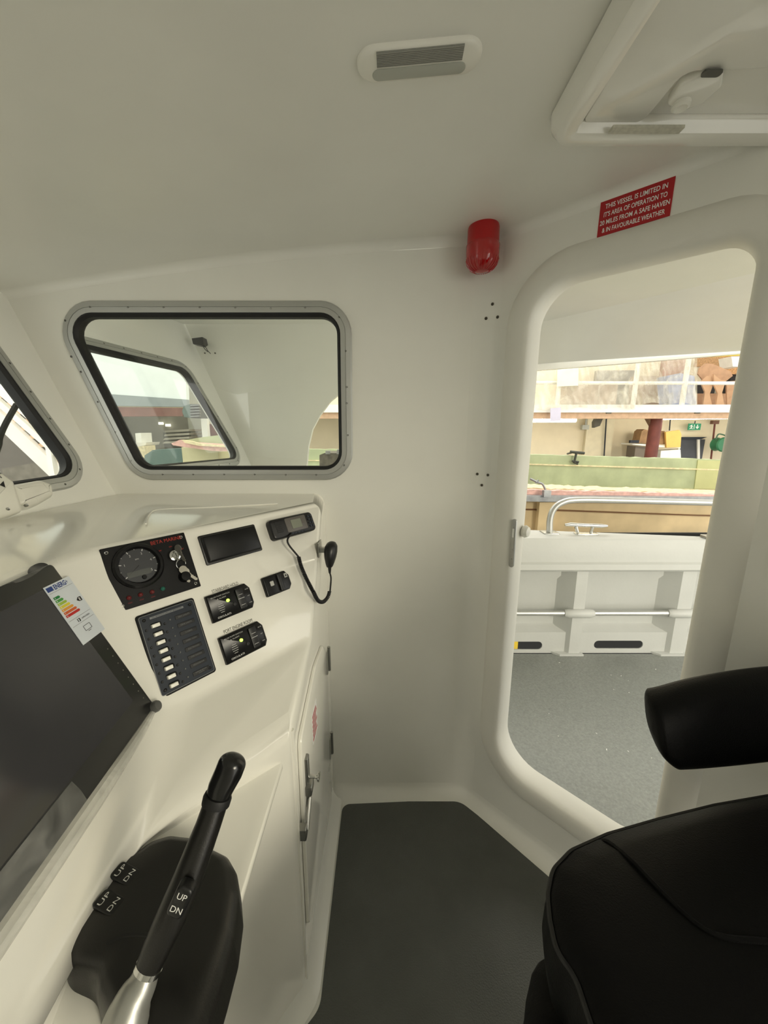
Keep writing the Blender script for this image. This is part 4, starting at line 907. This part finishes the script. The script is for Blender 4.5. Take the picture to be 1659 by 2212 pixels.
# roof overhang and shelter
bm = B(); prism(bm, TP, [(-1.3, 1.35), (.37, 1.35), (1.72, .02), (2.5, .05), (.80, 2.2), (-1.3, 2.2)], 2.0, 2.04)
ov = thing('roof_overhang', 'cream underside of the roof overhang above the side deck', 'roof', (.4, 1.8, 2.0)); part('soffit', bm, GEL, ov)
bm = B(); nn = 14
rings(bm, [[V((.79, 2.2, 2.0)).lerp(V((2.1, .55, 2.0)), i/nn), V((.79, 2.2, 1.80)).lerp(V((3.0, 2.2, 1.93)), i/nn)] for i in range(nn+1)], closed=False); part('sloping_soffit', bm, GEL, ov)
bm = B(); vv = [V((.85, 2.2, 2.0)), V((.98, 2.02, 2.0)), V((1.75, 1.12, 2.0)), V((3.0, 1.3, 1.93)), V((2.45, 2.2, 1.885)), V((.85, 2.2, 1.82))]
bm.free()
SSF = Frame((0, 2.2, 0), (1, 0, 0), (0, 0, 1))
low = [(648, 1060), (660, 1020), (662, 1000), (665, 965), (674, 928), (690, 898), (712, 868), (742, 843), (790, 824), (900, 812), (1140, 801), (1380, 782), (1605, 763), (1900, 735)]
lw3 = [(yp(x, y, 2.2).x, yp(x, y, 2.2).z) for x, y in low]
sx_c = -.918+.9*math.tan(radians(11))+.02
bm = B(); prism(bm, SSF, [(-.61, .845)]+[(lw3[0][0], .845)]+lw3+[(lw3[-1][0], 2.1), (-1.12, 2.1)], -.012, -.05)
sh = thing('side_shelter', 'white moulded shelter side with curved after edge beyond the side window', 'shelter', (-.2, 2.2, .85)); part('side_panel', bm, GEL, sh)
so_ = [V(SHE.px(x, y)) for x, y in [(320, 1000), (503, 968), (400, 783), (170, 745)]]
rd = (so_[2]-so_[1]).normalized(); bd = (so_[0]-so_[1]).normalized(); td = (so_[3]-so_[2]).normalized()
s_br = so_[1]; s_tr = so_[2]; s_bl = s_br+bd*((s_br.x-.035)/-bd.x); s_tl = s_tr+td*((s_tr.x-.035)/-td.x)
sw3 = rpoly([tuple(s_bl), tuple(s_br), tuple(s_tr), tuple(s_tl)], [.012, .045, .045, .012], 8)
bm = B(); wid = .86/cos(radians(11)); walled(bm, SHE, [(-.02, -.35), (wid, -.35), (wid, .95), (-.02, .95)], [], .03) if 0 else walled(bm, SHE, [(min(-.02, min(p[0] for p in sw3)-.05), -.35), (wid, -.35), (wid, .83), (min(-.02, min(p[0] for p in sw3)-.05), .83)], [offset(sw3, .01)], .03)
part('front_panel', bm, GEL, sh)
window_3 = frame_window('window_3', SHE, sw3, 'aluminium framed shelter window beyond the side window', along(SHE, sw3, step=.09), back=-.018)
t = thing('deck_camera', 'small black camera with a dangling wire high on the shelter', 'camera', yp(427, 745, 2.16)); bm = B(); ppoly(bm, [(414, 731), (437, 728), (440, 741), (434, 746), (417, 743)], 2.13, .05); part('camera_body', bm, BLK, t)
bm = B(); tube(bm, smooth_path([yp(436, 742, 2.15), yp(444, 750, 2.15), yp(449, 758, 2.16), yp(455, 764, 2.17)], 4), .0018, 6); tube(bm, smooth_path([yp(438, 742, 2.15), yp(441, 752, 2.16), yp(449, 760, 2.17)], 4), .0018, 6); part('wire', bm, RUB, t)
for x in (443, 465):
    bm = B(); p = yp(x, 763, 2.212); lathe(bm, SSF, p.x, p.z, [(.004, -.013), (.004, -.008)], 8); part('hole_plug', bm, mat('tarnished_bolt', (88, 84, 74), .4, .8), sh)
# dark engine cover on the gunwale behind the shelter
t = thing('ribbed_case', 'dark ribbed case standing beyond the side window at its lower right', 'case', yp(705, 1005, 2.75))
bm = B(); ppoly(bm, [(668, 1030), (690, 983), (700, 979), (760, 979), (760, 1030)], 2.7, .3); [setattr(v.co, 'z', -2.2) for v in bm.verts if v.co.z < 1.25]; part('case_body', bm, mat('weathered_grey', (96, 92, 82), .6, var=.25, vscale=30), t)
bm = B(); ppoly(bm, [(703, 974), (712, 974), (713, 981), (703, 981)], 2.68, .05); ppoly(bm, [(728, 971), (737, 971), (737, 981), (727, 981)], 2.68, .05); part('catch', bm, GALV, t)
psolo('low_crate', [(612, 1008), (622, 998), (648, 998), (656, 1008), (656, 1030), (612, 1030)], 2.6, .2, mat('weathered_grey', (96, 92, 82), .6), 'low dark crate top at the bottom edge of the side window', 'crate')

# neighbouring mould and green hull
YM = 3.1
t = thing('tan_hull_mould', 'tan laminated hull mould with a steel edge beyond the gunwale', 'mould', yp(1330, 1160, YM))
bm = B(); a = yp(900, 1083, YM); b = yp(2100, 1240, YM); box(bm, a.x-.5, 8, YM, YM+.06, b.z-.5, a.z); part('mould_skin', bm, TAN, t)
bm = B(); pq(bm, 1166, 1085, 1188, 1240, YM-.06, .06); part('stiffener', bm, TAN, t)
bm = B(); ppoly(bm, [(900, 1096), (1180, 1100), (1500, 1112), (1700, 1117), (1700, 1119.5), (1500, 1114.5), (1180, 1103), (900, 1098.5)], YM-.012, .012); part('split_line', bm, mat('brown_line', (120, 84, 50), .7), t)
bm = B(); ppoly(bm, [(900, 1066), (1180, 1071), (1760, 1076), (1760, 1087), (1180, 1084), (900, 1079)], YM-.10, .10); part('steel_edge', bm, GALV, t, 'galvanised steel edge')
def ragged(L0, L1, Y, dep, n, amp, m, name, label, cat):
    random.seed(len(name)); top_, bot_ = [], []
    for i in range(n):
        t_ = i/(n-1); x = L0[0]+(L1[0]-L0[0])*t_
        top_.append((x, L0[1]+(L1[1]-L0[1])*t_+random.uniform(-amp, amp))); bot_.append((x, L0[2]+(L1[2]-L0[2])*t_+random.uniform(-amp, amp)*.6))
    return psolo(name, top_+bot_[::-1], Y, dep, m, label, cat)
ragged((900, 1046, 1060), (1760, 1074, 1084), 3.15, .25, 90, 1.6, STRAW, 'glassfibre_fringe', 'pale ragged glassfibre fringe along the mould edge', 'glassfibre')
ragged((900, 1052, 1070), (1760, 1074, 1079), 3.05, .06, 70, 1.0, PINK, 'pink_flange', 'pink glassfibre strip above the steel edge', 'glassfibre')
YG = 4.0
t = thing('green_hull', 'pale green laminated boat hull standing upside beyond the mould', 'hull', yp(1330, 1065, YG))
random.seed(5); tp = [(560+i*14, 981+(i*14-540)*.0265/1+random.uniform(-.9, .9)) for i in range(92)]
bm = B(); ppoly(bm, tp+[(1840, 1110), (560, 1110)], YG, .10); part('hull_skin', bm, GREEN, t)
bm = B(); ppoly(bm, [(560, 992), (1124, 1001), (1840, 1022), (1840, 1025), (1124, 1003.5), (560, 994)], YG-.012, .012); part('moulded_line', bm, STRAW, t)
bm = B(); ppoly(bm, [(1100, 1048), (1330, 1053), (1840, 1064), (1840, 1067), (1330, 1056), (1100, 1050)], YG-.012, .012); part('moulded_line', bm, STRAW, t)
bm = B(); ppoly(bm, [(1508, 994), (1840, 1001), (1840, 1062), (1500, 1056)], YG-.010, .010); part('yellowed_patch', bm, mat('yellowed_laminate', (188, 190, 136), .6), t)
bm = B(); tube(bm, [(yp(1246, 975, YG-.04)), yp(1240, 1000, YG-.04), yp(1248, 1002, YG-.04)], .012, 8); tube(bm, [yp(1232, 976, YG-.04), yp(1262, 979, YG-.04)], .014, 8); tube(bm, [yp(1236, 996, YG-.04), yp(1250, 998, YG-.04)], .010, 8); tube(bm, [yp(1234, 978, YG-.03), yp(1226, 980, YG+.1)], .010, 8)
solo('screw_clamp', bm, mat('dark_iron', (70, 72, 66), .5, .5), 'dark screw clamp gripping the top of the green hull', 'clamp')
bm = B(); tube(bm, smooth_path([yp(1145, 1034, YM-.02), yp(1162, 1042, YM-.02), yp(1172, 1046, YM-.02), yp(1180, 1062, YM-.02), yp(1184, 1070, YM-.05)], 4), .009, 8); tube(bm, [yp(1157, 1044, YM-.02), yp(1163, 1037, YM-.02)], .009, 8); pq(bm, 1176, 1060, 1190, 1074, YM-.13, .04)
solo('toggle_clamp', bm, GALV, 'steel toggle clamp on the mould edge in front of the green hull', 'clamp')

# workshop building
def wbox(name, x0, x1, y0, y1, z0, z1, m, label): bm = B(); box(bm, x0, x1, y0, y1, z0, z1); return struct(name, bm, m, label)
wbox('wall_workshop', -10, 16, 9.0, 9.2, -2.2, 7, CREAM, 'cream painted workshop wall')
wbox('wall_workshop_end', -10.2, -10, -4, 9.0, -2.2, 7, mat('pale_blue_cladding', (196, 204, 204), .7), 'pale grey end wall of the workshop')
wbox('floor_workshop', -10, 16, 2.5, 9.0, -2.3, -2.2, mat('workshop_floor', (120, 116, 108), .7), 'grey workshop floor')
wbox('floor_workshop_forward', -10, -1.8, -4, 2.5, -2.3, -2.2, mat('workshop_floor', (120, 116, 108), .7), 'grey workshop floor ahead of the boat')
YZ = 7.2
mez = thing('mezzanine', 'workshop mezzanine with white edge and timber beam', 'mezzanine', yp(1350, 900, YZ))
def zY(y, Y, x=1350): return yp(x, y, Y).z
x_a, x_b = yp(560, 880, YZ).x, 14
bm = B(); box(bm, x_a, x_b, YZ, 9.0, zY(891, YZ), zY(874, YZ)); part('floor_edge', bm, WPAINT, mez)
bm = B(); box(bm, x_a, x_b, YZ+.06, YZ+.20, zY(904, YZ), zY(890, YZ)); part('timber_beam', bm, TIMB, mez)
for x in (1316, 1508):
    bm = B(); pq(bm, x-5, 887, x+5, 893, YZ+.03, .03); part('joist_hanger', bm, mat('dark_iron', (70, 72, 66), .5, .5), mez)
# railing
rail = thing('mezzanine_railing', 'white tubular railing along the mezzanine edge', 'railing', yp(1350, 874, YZ))
for y in (762, 825):
    bm = B(); tube(bm, [V((x_a, YZ+.05, zY(y, YZ))), V((x_b, YZ+.05, zY(y+4, YZ)))], .030, 8); part('rail', bm, WPAINT, rail)
for x in (1042, 1206, 1371, 1477, 1640, 900, 760):
    bm = B(); p = yp(x, 874, YZ); tube(bm, [V((p.x, YZ+.05, p.z)), V((p.x, YZ+.05, zY(760, YZ)))], .042, 8); part('post', bm, WPAINT, rail)
psolo('yellow_rail', [(1534, 768), (1606, 763), (1700, 757), (1700, 762), (1606, 767), (1534, 771)], YZ-.1, .05, mat('yellow_paint', (232, 196, 30), .5), 'yellow tube lying level with the top of the railing', 'tube')
# polythene sheets hung on the railing
def sheet(x0, x1, yt, yb, label, seed):
    random.seed(seed); bm = B(); G = []
    n = 40; ph = [random.uniform(0, 6) for _ in range(6)]
    for i in range(n):
        x = x0+(x1-x0)*i/(n-1); row = []
        for j in range(14):
            y = yt+(yb-yt)*j/13; dpt = YZ-.06+.035*sin(i*.7+ph[0]+j*.5)+.02*sin(i*1.9+ph[1]-j*.9)+.02*sin(j*.8+i*.25+ph[2])
            row.append(yp(x, y+2.5*sin(i*.35+ph[3])*(j/13), dpt))
        G.append(row)
    rings(bm, G, closed=False); solo('polythene_sheet', bm, SHEET, label, 'plastic sheet', 'clear sheets hung on the mezzanine railing', sharp=80)
sheet(1020, 1204, 768, 884, 'crumpled clear sheet left of the white square notice', 1)
sheet(1206, 1372, 765, 882, 'wide clear sheet between the notice and the middle railing post', 2)
sheet(1373, 1506, 758, 872, 'clear sheet right of the middle railing post, bluish at one side', 4)
# goods on the mezzanine
psolo('notice_sheet', [(1204, 794), (1250, 792), (1249, 833), (1203, 835)], YZ-.14, .01, mat('pale_green_paper', (214, 222, 200), .7), 'pale square notice taped to the mezzanine railing', 'notice')
psolo('lilac_notice', [(1189, 882), (1212, 880), (1211, 909), (1189, 910)], YZ-.14, .01, mat('lilac_paper', (196, 192, 208), .7), 'small lilac notice hanging below the mezzanine edge', 'notice')
psolo('storage_box', [(1225, 830), (1330, 874)], 8.0, .5, mat('muted_card', (168, 154, 138), .8, var=.1), 'brown box stored behind the wide clear sheet', 'box')
psolo('grey_board', [(1290, 800), (1370, 874)], 8.6, .1, mat('grey_board', (150, 146, 136), .8), 'grey board leaning behind the wide clear sheet', 'board')
psolo('brown_board', [(1375, 812), (1445, 874)], 8.3, .2, mat('brown_board', (164, 146, 128), .8), 'brown board leaning behind the right clear sheet', 'board')
psolo('red_brown_panel', [(1436, 772), (1480, 840)], 8.5, .1, mat('redbrown_panel', (168, 134, 118), .8), 'reddish panel behind the top of the right clear sheet', 'panel')
psolo('blue_bag', [(1442, 812), (1470, 806), (1500, 812), (1506, 870), (1448, 872)], 7.6, .3, mat('blue_bag', (154, 160, 182), .6, var=.10), 'bluish bag behind the right clear sheet', 'bag')
psolo('chipboard_sheet', [(1506, 768), (1700, 792)], 8.7, .05, mat('chipboard', (172, 134, 92), .8, var=.2, vscale=40), 'orange-brown chipboard panel above the cardboard', 'panel')
psolo('chipboard_strip', [(1566, 793), (1700, 808)], 8.4, .05, mat('chipboard_pale', (186, 140, 92), .8, var=.25, vscale=40), 'pale chipboard strip under the white tub', 'panel')
psolo('shelf_shadow_gap', [(1580, 808), (1700, 874)], 8.6, .2, mat('dark_store_and_shade', (40, 36, 32), .8), 'dark block filling in the shadow gap behind the cardboard', 'crate')  # dark block stands in for the shadow behind the cardboard
psolo('white_tub', [(1580, 770), (1606, 770), (1603, 792), (1583, 792)], 8.0, .3, WPLAS, 'white plastic tub on the chipboard shelf', 'tub')
psolo('cardboard_box', [(1506, 850), (1590, 874)], 7.9, .4, CARD, 'low cardboard box at the foot of the cut cardboard', 'box')
psolo('dark_crate', [(1500, 830), (1540, 868)], 8.4, .3, mat('dark_store_and_shade', (40, 36, 32), .8), 'dark crate behind the left cut cardboard sheet', 'crate')
psolo('cardboard_gable', [(1508, 808), (1512, 795), (1524, 785), (1540, 786), (1578, 802), (1583, 812), (1560, 830), (1524, 828)], 7.75, .03, CARD, 'folded cardboard sheet with a peaked top', 'cardboard')
psolo('cut_cardboard', [(1514, 825), (1528, 812), (1538, 812), (1541, 830), (1533, 852), (1540, 870), (1520, 870), (1523, 846)], 7.6, .03, mat('cardboard_light', (196, 158, 124), .8), 'left cut cardboard shape with an angular outline', 'cardboard')
psolo('cut_cardboard', [(1542, 808), (1556, 820), (1568, 822), (1560, 848), (1566, 870), (1548, 870), (1551, 850), (1543, 832)], 7.55, .03, mat('cardboard_light', (196, 158, 124), .8), 'middle cut cardboard shape beside a dark triangle gap', 'cardboard')
psolo('cardboard_sheet', [(1570, 824), (1596, 822), (1592, 866), (1572, 870)], 7.6, .03, CARD, 'upright cardboard sheet at the right end of the stack', 'cardboard')
# fluorescent tubes
def tubelight(L, Y, label):
    a, b = yp(*L[0], Y), yp(*L[1], Y); t = thing('fluorescent_light', label, 'strip light', (a+b)/2, 'fluorescent strip lights')
    bm = B(); tube(bm, [a, b], .032, 12); part('tube', bm, TUBE, t, 'glowing white tube'); bm = B(); box(bm, min(a.x, b.x), max(a.x, b.x), Y-.03, Y+.03, max(a.z, b.z)+.033, max(a.z, b.z)+.045); part('batten', bm, WPAINT, t)
tubelight([(1060, 909), (1244, 908)], 7.5, 'strip light under the mezzanine at the left of the doorway view')
tubelight([(1434, 903), (1640, 900)], 7.5, 'strip light under the mezzanine at the right of the doorway view')
# wall fittings
col_ = thing('steel_column', 'red-brown steel column carrying the mezzanine', 'column', yp(1416, 1000, 7.5)); bm = B(); p = yp(1418, 905, 7.5); tube(bm, [V((p.x-.05, 7.5, -2.2)), V((p.x, 7.5, zY(901, 7.5)))], .105, 20); part('shaft', bm, STEELB, col_)
bm = B(); ppoly(bm, [(1395, 899), (1408, 899), (1408, 922)], 7.5, .08); part('bracket', bm, mat('brown_bracket', (130, 100, 76), .7), col_)
psolo('angle_bracket', [(1290, 901), (1304, 901), (1296, 920), (1284, 924), (1284, 912)], 7.6, .1, mat('grey_bracket', (90, 88, 78), .7), 'grey angled bracket under the timber beam', 'bracket')
bm = B(); pq(bm, 1270, 902, 1316, 1010, 8.9, .10); solo('wall_pier', bm, mat('pier_paint', (222, 212, 184), .8), 'cream painted pier on the workshop wall', 'pier')
bm = B(); tube(bm, [yp(1310, 901, 8.85), yp(1304, 1000, 8.85)], .014, 6); solo('conduit_pipe', bm, GREYP, 'thin grey conduit right of the wall pier', 'pipe')
bm = B(); tube(bm, [yp(1267, 901, 8.9), yp(1265, 920, 8.9)], .02, 6); pq(bm, 1259, 918, 1272, 928, 8.85, .1); solo('switch_box', bm, GREYT, 'small grey switch box hanging from conduit', 'switch box')
bm = B(); tube(bm, [yp(1448, 905, 8.9), yp(1446, 930, 8.9)], .012, 6); solo('conduit_pipe', bm, GREYP, 'short conduit beside the steel column', 'pipe')
t = thing('wall_shelf', 'white shelf with clutter behind the steel column', 'shelf', yp(1410, 965, 8.6)); bm = B(); ppoly(bm, [(1366, 958), (1470, 965), (1470, 969), (1366, 961)], 8.4, .4); part('board', bm, WPAINT, t)
bm = B(); pq(bm, 1362, 951, 1380, 957, 8.3, .05); part('rail_end', bm, GREYP, t)
psolo('brown_sack', [(1380, 958), (1386, 932), (1392, 927), (1402, 930), (1436, 931), (1437, 960), (1382, 957)], 8.45, .25, mat('brown_sack', (150, 118, 84), .8, var=.2), 'brown paper sack on the shelf left of the column', 'sack')
psolo('yellow_folder', [(1438, 933), (1468, 929), (1472, 938), (1470, 966), (1440, 967)], 8.35, .05, mat('buff_card', (222, 178, 98), .7), 'buff yellow card sheet right of the steel column', 'card')
psolo('white_sack', [(1428, 974), (1470, 971), (1471, 990), (1426, 990)], 8.4, .3, WPLAS, 'white sack below the shelf right of the column', 'sack')
psolo('grey_bin', [(1373, 964), (1402, 966), (1401, 987), (1375, 987)], 8.5, .3, mat('grey_bin', (116, 106, 94), .7), 'grey brown bin below the shelf', 'bin')
t = thing('workshop_door', 'dark grey door in a pale reveal on the workshop wall', 'door', yp(1490, 1010, 8.95)); bm = B(); pq(bm, 1470, 949, 1508, 1040, 8.96, .04); part('leaf', bm, mat('dark_door', (66, 68, 74), .5), t)
bm = B(); ppoly(bm, [(1466, 944), (1526, 944), (1512, 950), (1512, 1040), (1507, 1040), (1507, 949), (1470, 949), (1466, 1000)], 8.93, .03); part('reveal', bm, WPAINT, t); bm = B(); ppoly(bm, [(1466, 944), (1528, 944), (1514, 949), (1470, 949)], 8.90, .03); part('lintel', bm, GREYP, t)
# exit sign
t = thing('exit_sign', 'green and white emergency exit sign with a down arrow', 'sign', yp(1500, 930, 8.8)); a = yp(1486, 929, 8.8); b = yp(1515, 915, 8.8); ES = Frame(((a.x+b.x)/2, 8.8, (a.z+b.z)/2), (1, 0, 0), (0, 0, 1)); ew, eh = b.x-a.x, b.z-a.z
bm = B(); fbox(bm, ES, -ew/2, ew/2, -eh/2, eh/2, -.02, 0); part('sign_board', bm, mat('exit_green', (28, 130, 92), .5, emit=(28, 140, 96), estr=.15), t)
bm = B(); q = ew*.22
ngon(bm, [ES.P(q+x_*eh, y_*eh, .002) for x_, y_ in [(-.07, .34), (.07, .34), (.07, -.05), (.24, .1), (.24, -.08), (0, -.34), (-.24, -.08), (-.24, .1), (-.07, -.05)]])
fbox(bm, ES, -ew*.06, -ew*.01, -eh*.36, eh*.36, 0, .003)
ngon(bm, [ES.P(-ew*.26+x_*eh, y_*eh, .002) for x_, y_ in [(-.02, .32), (.12, .32), (.10, .1), (.28, .02), (.26, -.06), (.06, .0), (.10, -.18), (.26, -.3), (.2, -.38), (-.02, -.22), (-.2, -.36), (-.28, -.3), (-.1, -.1), (-.08, .12), (-.3, .02), (-.32, .1)]])
part('pictogram', bm, WHT, t, 'white running figure and arrow'); bm = B(); tube(bm, [ES.P(0, eh/2, -.01), ES.P(0, eh*.9, -.01)], .01, 6); part('drop_rod', bm, GREYP, t)
psolo('junction_box', [(1541, 908), (1553, 916)], 8.8, .08, mat('brown_box', (120, 84, 66), .7), 'small brown junction box above the green reel', 'box')
bm = B(); tube(bm, [yp(1544, 916, 8.85), yp(1535, 1000, 8.85)], .018, 6); solo('brown_pipe', bm, STEELB, 'thin brown pipe running down beside the green reel', 'pipe')
t = thing('hose_reel', 'green hose reel mounted on the workshop wall', 'reel', yp(1558, 976, 8.7)); p = yp(1556, 960, 8.6); RF = Frame(p, (1, 0, 0), (0, 0, 1)); bm = B(); lathe(bm, RF, 0, 0, [(.13, -.12), (.15, -.10), (.13, -.06), (.13, .04), (.16, .08), (.14, .11), (.05, .12)], 20); part('drum', bm, mat('reel_green', (54, 120, 84), .45), t)
bm = B(); tube(bm, smooth_path([RF.P(-.12, .1, 0), RF.P(-.08, .22, 0), RF.P(.05, .2, 0), RF.P(.12, .16, 0)], 4), .014, 6); part('hose', bm, mat('hose_green', (70, 110, 84), .5), t)

# ---- forward part of the workshop seen through the shelter window and windscreen
YF = 7.0
psolo('white_partition', [(20, 560), (392, 560), (403, 866), (20, 845)], YF, .1, mat('partition_white', (232, 238, 236), .6, var=.02), 'large white partition beyond the shelter window', 'partition')
psolo('grey_band', [(20, 836), (403, 863), (405, 879), (20, 874)], YF-.1, .09, mat('blue_grey_band', (146, 154, 156), .6), 'blue-grey band along the foot of the white partition', 'band')
psolo('steel_beam', [(20, 876), (396, 881), (394, 899), (20, 901)], YF-.08, .07, mat('oxide_beam', (132, 92, 84), .6, var=.1), 'red-brown steel beam under the grey band', 'beam')
psolo('grey_partition', [(20, 898), (430, 898), (430, 1100), (20, 1100)], 8.6, .1, GREYW, 'grey wall under the beam', 'partition')
psolo('white_post', [(424, 790), (437, 790), (440, 900), (428, 900)], 7.3, .1, WPAINT, 'white post right of the air heater', 'post')
psolo('light_window', [(392, 770), (424, 770), (426, 846), (398, 846)], 8.3, .1, mat('pale_store', (190, 190, 178), .7), 'pale panel between partition and white post', 'panel')
psolo('pale_box', [(398, 846), (428, 846), (428, 875), (402, 872)], 7.9, .2, mat('pale_store2', (206, 204, 192), .7), 'pale box under the pale panel', 'box')
t = thing('air_heater', 'grey-green unit heater with dark louvres', 'heater', yp(410, 905, 6.6)); bm = B(); ppoly(bm, [(393, 888), (397, 877), (410, 873), (412, 903), (398, 901)], 6.6, .3); part('shell', bm, mat('heater_green', (98, 116, 112), .5), t)
bm = B(); ppoly(bm, [(410, 873), (430, 873), (432, 903), (412, 903)], 6.6, .3); part('front', bm, mat('dark_louvre', (66, 68, 66), .5), t)
for k in range(5): bm = B(); ppoly(bm, [(411, 875+k*6), (430, 874+k*6), (430, 875.5+k*6), (411, 876.5+k*6)], 6.55, .05); part('louvre', bm, GALV, t)
for k in range(4): psolo('pallet', [(356+k*0, 930+k*8), (409, 927+k*8), (408, 931.5+k*8), (356-2*k, 934.5+k*8)], 7.4, .5, mat('pallet_grey', (176, 170, 156), .8), 'grey pallet, %s of the stack of four' % ('topmost', 'second from the top', 'third from the top', 'lowest')[k], 'pallet', 'stacked pallets under the beam')
psolo('dark_bench', [(352, 934), (412, 930), (412, 966), (350, 966)], 7.9, .3, mat('dark_bench', (96, 94, 88), .8), 'dark bench behind the stacked pallets', 'bench')
for x, y, n_ in ((346, 914, 'left'), (362, 918, 'right')):
    bm = B(); pq(bm, x-4 if n_ == 'left' else x-5, y-2, x+4, y+3, 8.5, .06); solo('lamp', bm, mat('small_lamp', (255, 250, 235), .5, emit=(255, 250, 232), estr=2.0), '%s small lit lamp on the grey wall' % n_, 'lamp')
psolo('white_bin', [(292, 936), (304, 935), (306, 956), (294, 957)], 6.5, .3, WPLAS, 'white drum standing on the bench at left of the shelter window', 'drum')
psolo('bench_top', [(270, 957), (316, 956), (314, 962), (296, 965), (270, 965)], 6.5, .4, mat('bench_white', (220, 216, 204), .7), 'pale bench top under the white drum', 'bench')
psolo('straw_bundle', [(296, 965), (312, 963), (316, 990), (300, 985)], 6.4, .3, STRAW, 'straw-coloured fibre bundle under the pale bench', 'bundle')
psolo('teal_box', [(312, 984), (330, 972), (392, 969), (394, 1010), (312, 1010)], 5.2, .4, mat('teal_box', (84, 110, 106), .6), 'teal box beyond the bottom of the shelter window', 'box')
psolo('cream_block', [(392, 966), (470, 974), (470, 1010), (394, 1010)], 5.0, .4, mat('cream_block', (206, 198, 160), .7), 'cream block right of the teal box', 'block')
psolo('brown_cabinet', [(437, 916), (470, 916), (468, 938), (436, 938)], 7.5, .4, STEELB, 'brown cabinet beyond the right end of the shelter window', 'cabinet')
t = thing('green_boat_bow', 'green boat bow with pink edge beyond the shelter window', 'boat', yp(440, 972, 4.6)); bm = B(); ppoly(bm, [(370, 958), (400, 950), (440, 944), (520, 934), (520, 972), (470, 974), (400, 964)], 4.6, .5); part('hull_skin', bm, GREEN, t)
bm = B(); ppoly(bm, [(370, 958), (388, 950), (420, 956), (520, 962), (520, 976), (460, 974), (400, 966), (374, 962)], 4.5, .1); part('flange', bm, PINK, t)
bm = B(); ppoly(bm, [(392, 950), (410, 952), (430, 958), (500, 964), (500, 967), (430, 963), (400, 957)], 4.45, .05); part('fibre_fringe', bm, STRAW, t)
# stairs through the windscreen
YS = 4.4
stt = thing('workshop_stair', 'white open staircase with timber treads beyond the windscreen', 'stairs', yp(60, 1060, YS))
def band(L, Y, m, nm, dep=.05): bm = B(); ppoly(bm, L, Y, dep); part(nm, bm, m, stt)
band([(-60, 845), (0, 890), (100, 985), (160, 1034), (160, 1050), (112, 1034), (0, 928), (-60, 880)], YS, WPAINT, 'stringer', .06)
band([(-60, 785), (0, 838), (90, 920), (170, 996), (170, 1010), (86, 930), (0, 855), (-60, 800)], YS-.5, WPAINT, 'handrail', .05)
band([(-60, 815), (0, 866), (100, 955), (160, 1010), (160, 1022), (96, 966), (0, 882), (-60, 830)], YS-.5, WPAINT, 'midrail', .05)
band([(88, 905), (98, 912), (122, 1050), (110, 1050)], YS-.52, WPAINT, 'newel_post', .06)
band([(-14, 720), (0, 730), (8, 790), (14, 800), (14, 850), (4, 850)], YS-.3, WPAINT, 'newel_post', .06)
for k in range(12):
    x = -40+k*19; y = 833+k*18; bm = B(); a = yp(x, y, YS); box(bm, a.x-.14, a.x+.24, YS+.05, YS+.9, a.z-.035, a.z); part('tread', bm, TIMB, stt)
psolo('stair_gap_shade', [(-60, 800), (0, 835), (150, 985), (150, 1040), (100, 1000), (0, 915), (-60, 870)], YS+1.0, .05, mat('stair_shade_brown', (78, 70, 62), .8), 'dark sheet added for the treads and shadow in the stair gaps', 'panel')  # dark sheet put in behind the stair for treads and shadowed gaps
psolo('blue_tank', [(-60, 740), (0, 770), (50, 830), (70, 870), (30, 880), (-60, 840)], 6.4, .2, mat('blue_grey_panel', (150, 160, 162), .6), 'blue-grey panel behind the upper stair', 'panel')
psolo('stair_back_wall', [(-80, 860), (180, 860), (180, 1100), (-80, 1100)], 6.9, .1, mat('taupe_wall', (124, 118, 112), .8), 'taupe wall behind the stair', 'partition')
psolo('corrugated_door', [(4, 1012), (86, 998), (110, 1030), (110, 1070), (4, 1070)], 6.2, .08, mat('corrugated_grey', (128, 122, 112), .7, var=.12, vscale=8), 'grey-brown corrugated door below the stair', 'door')
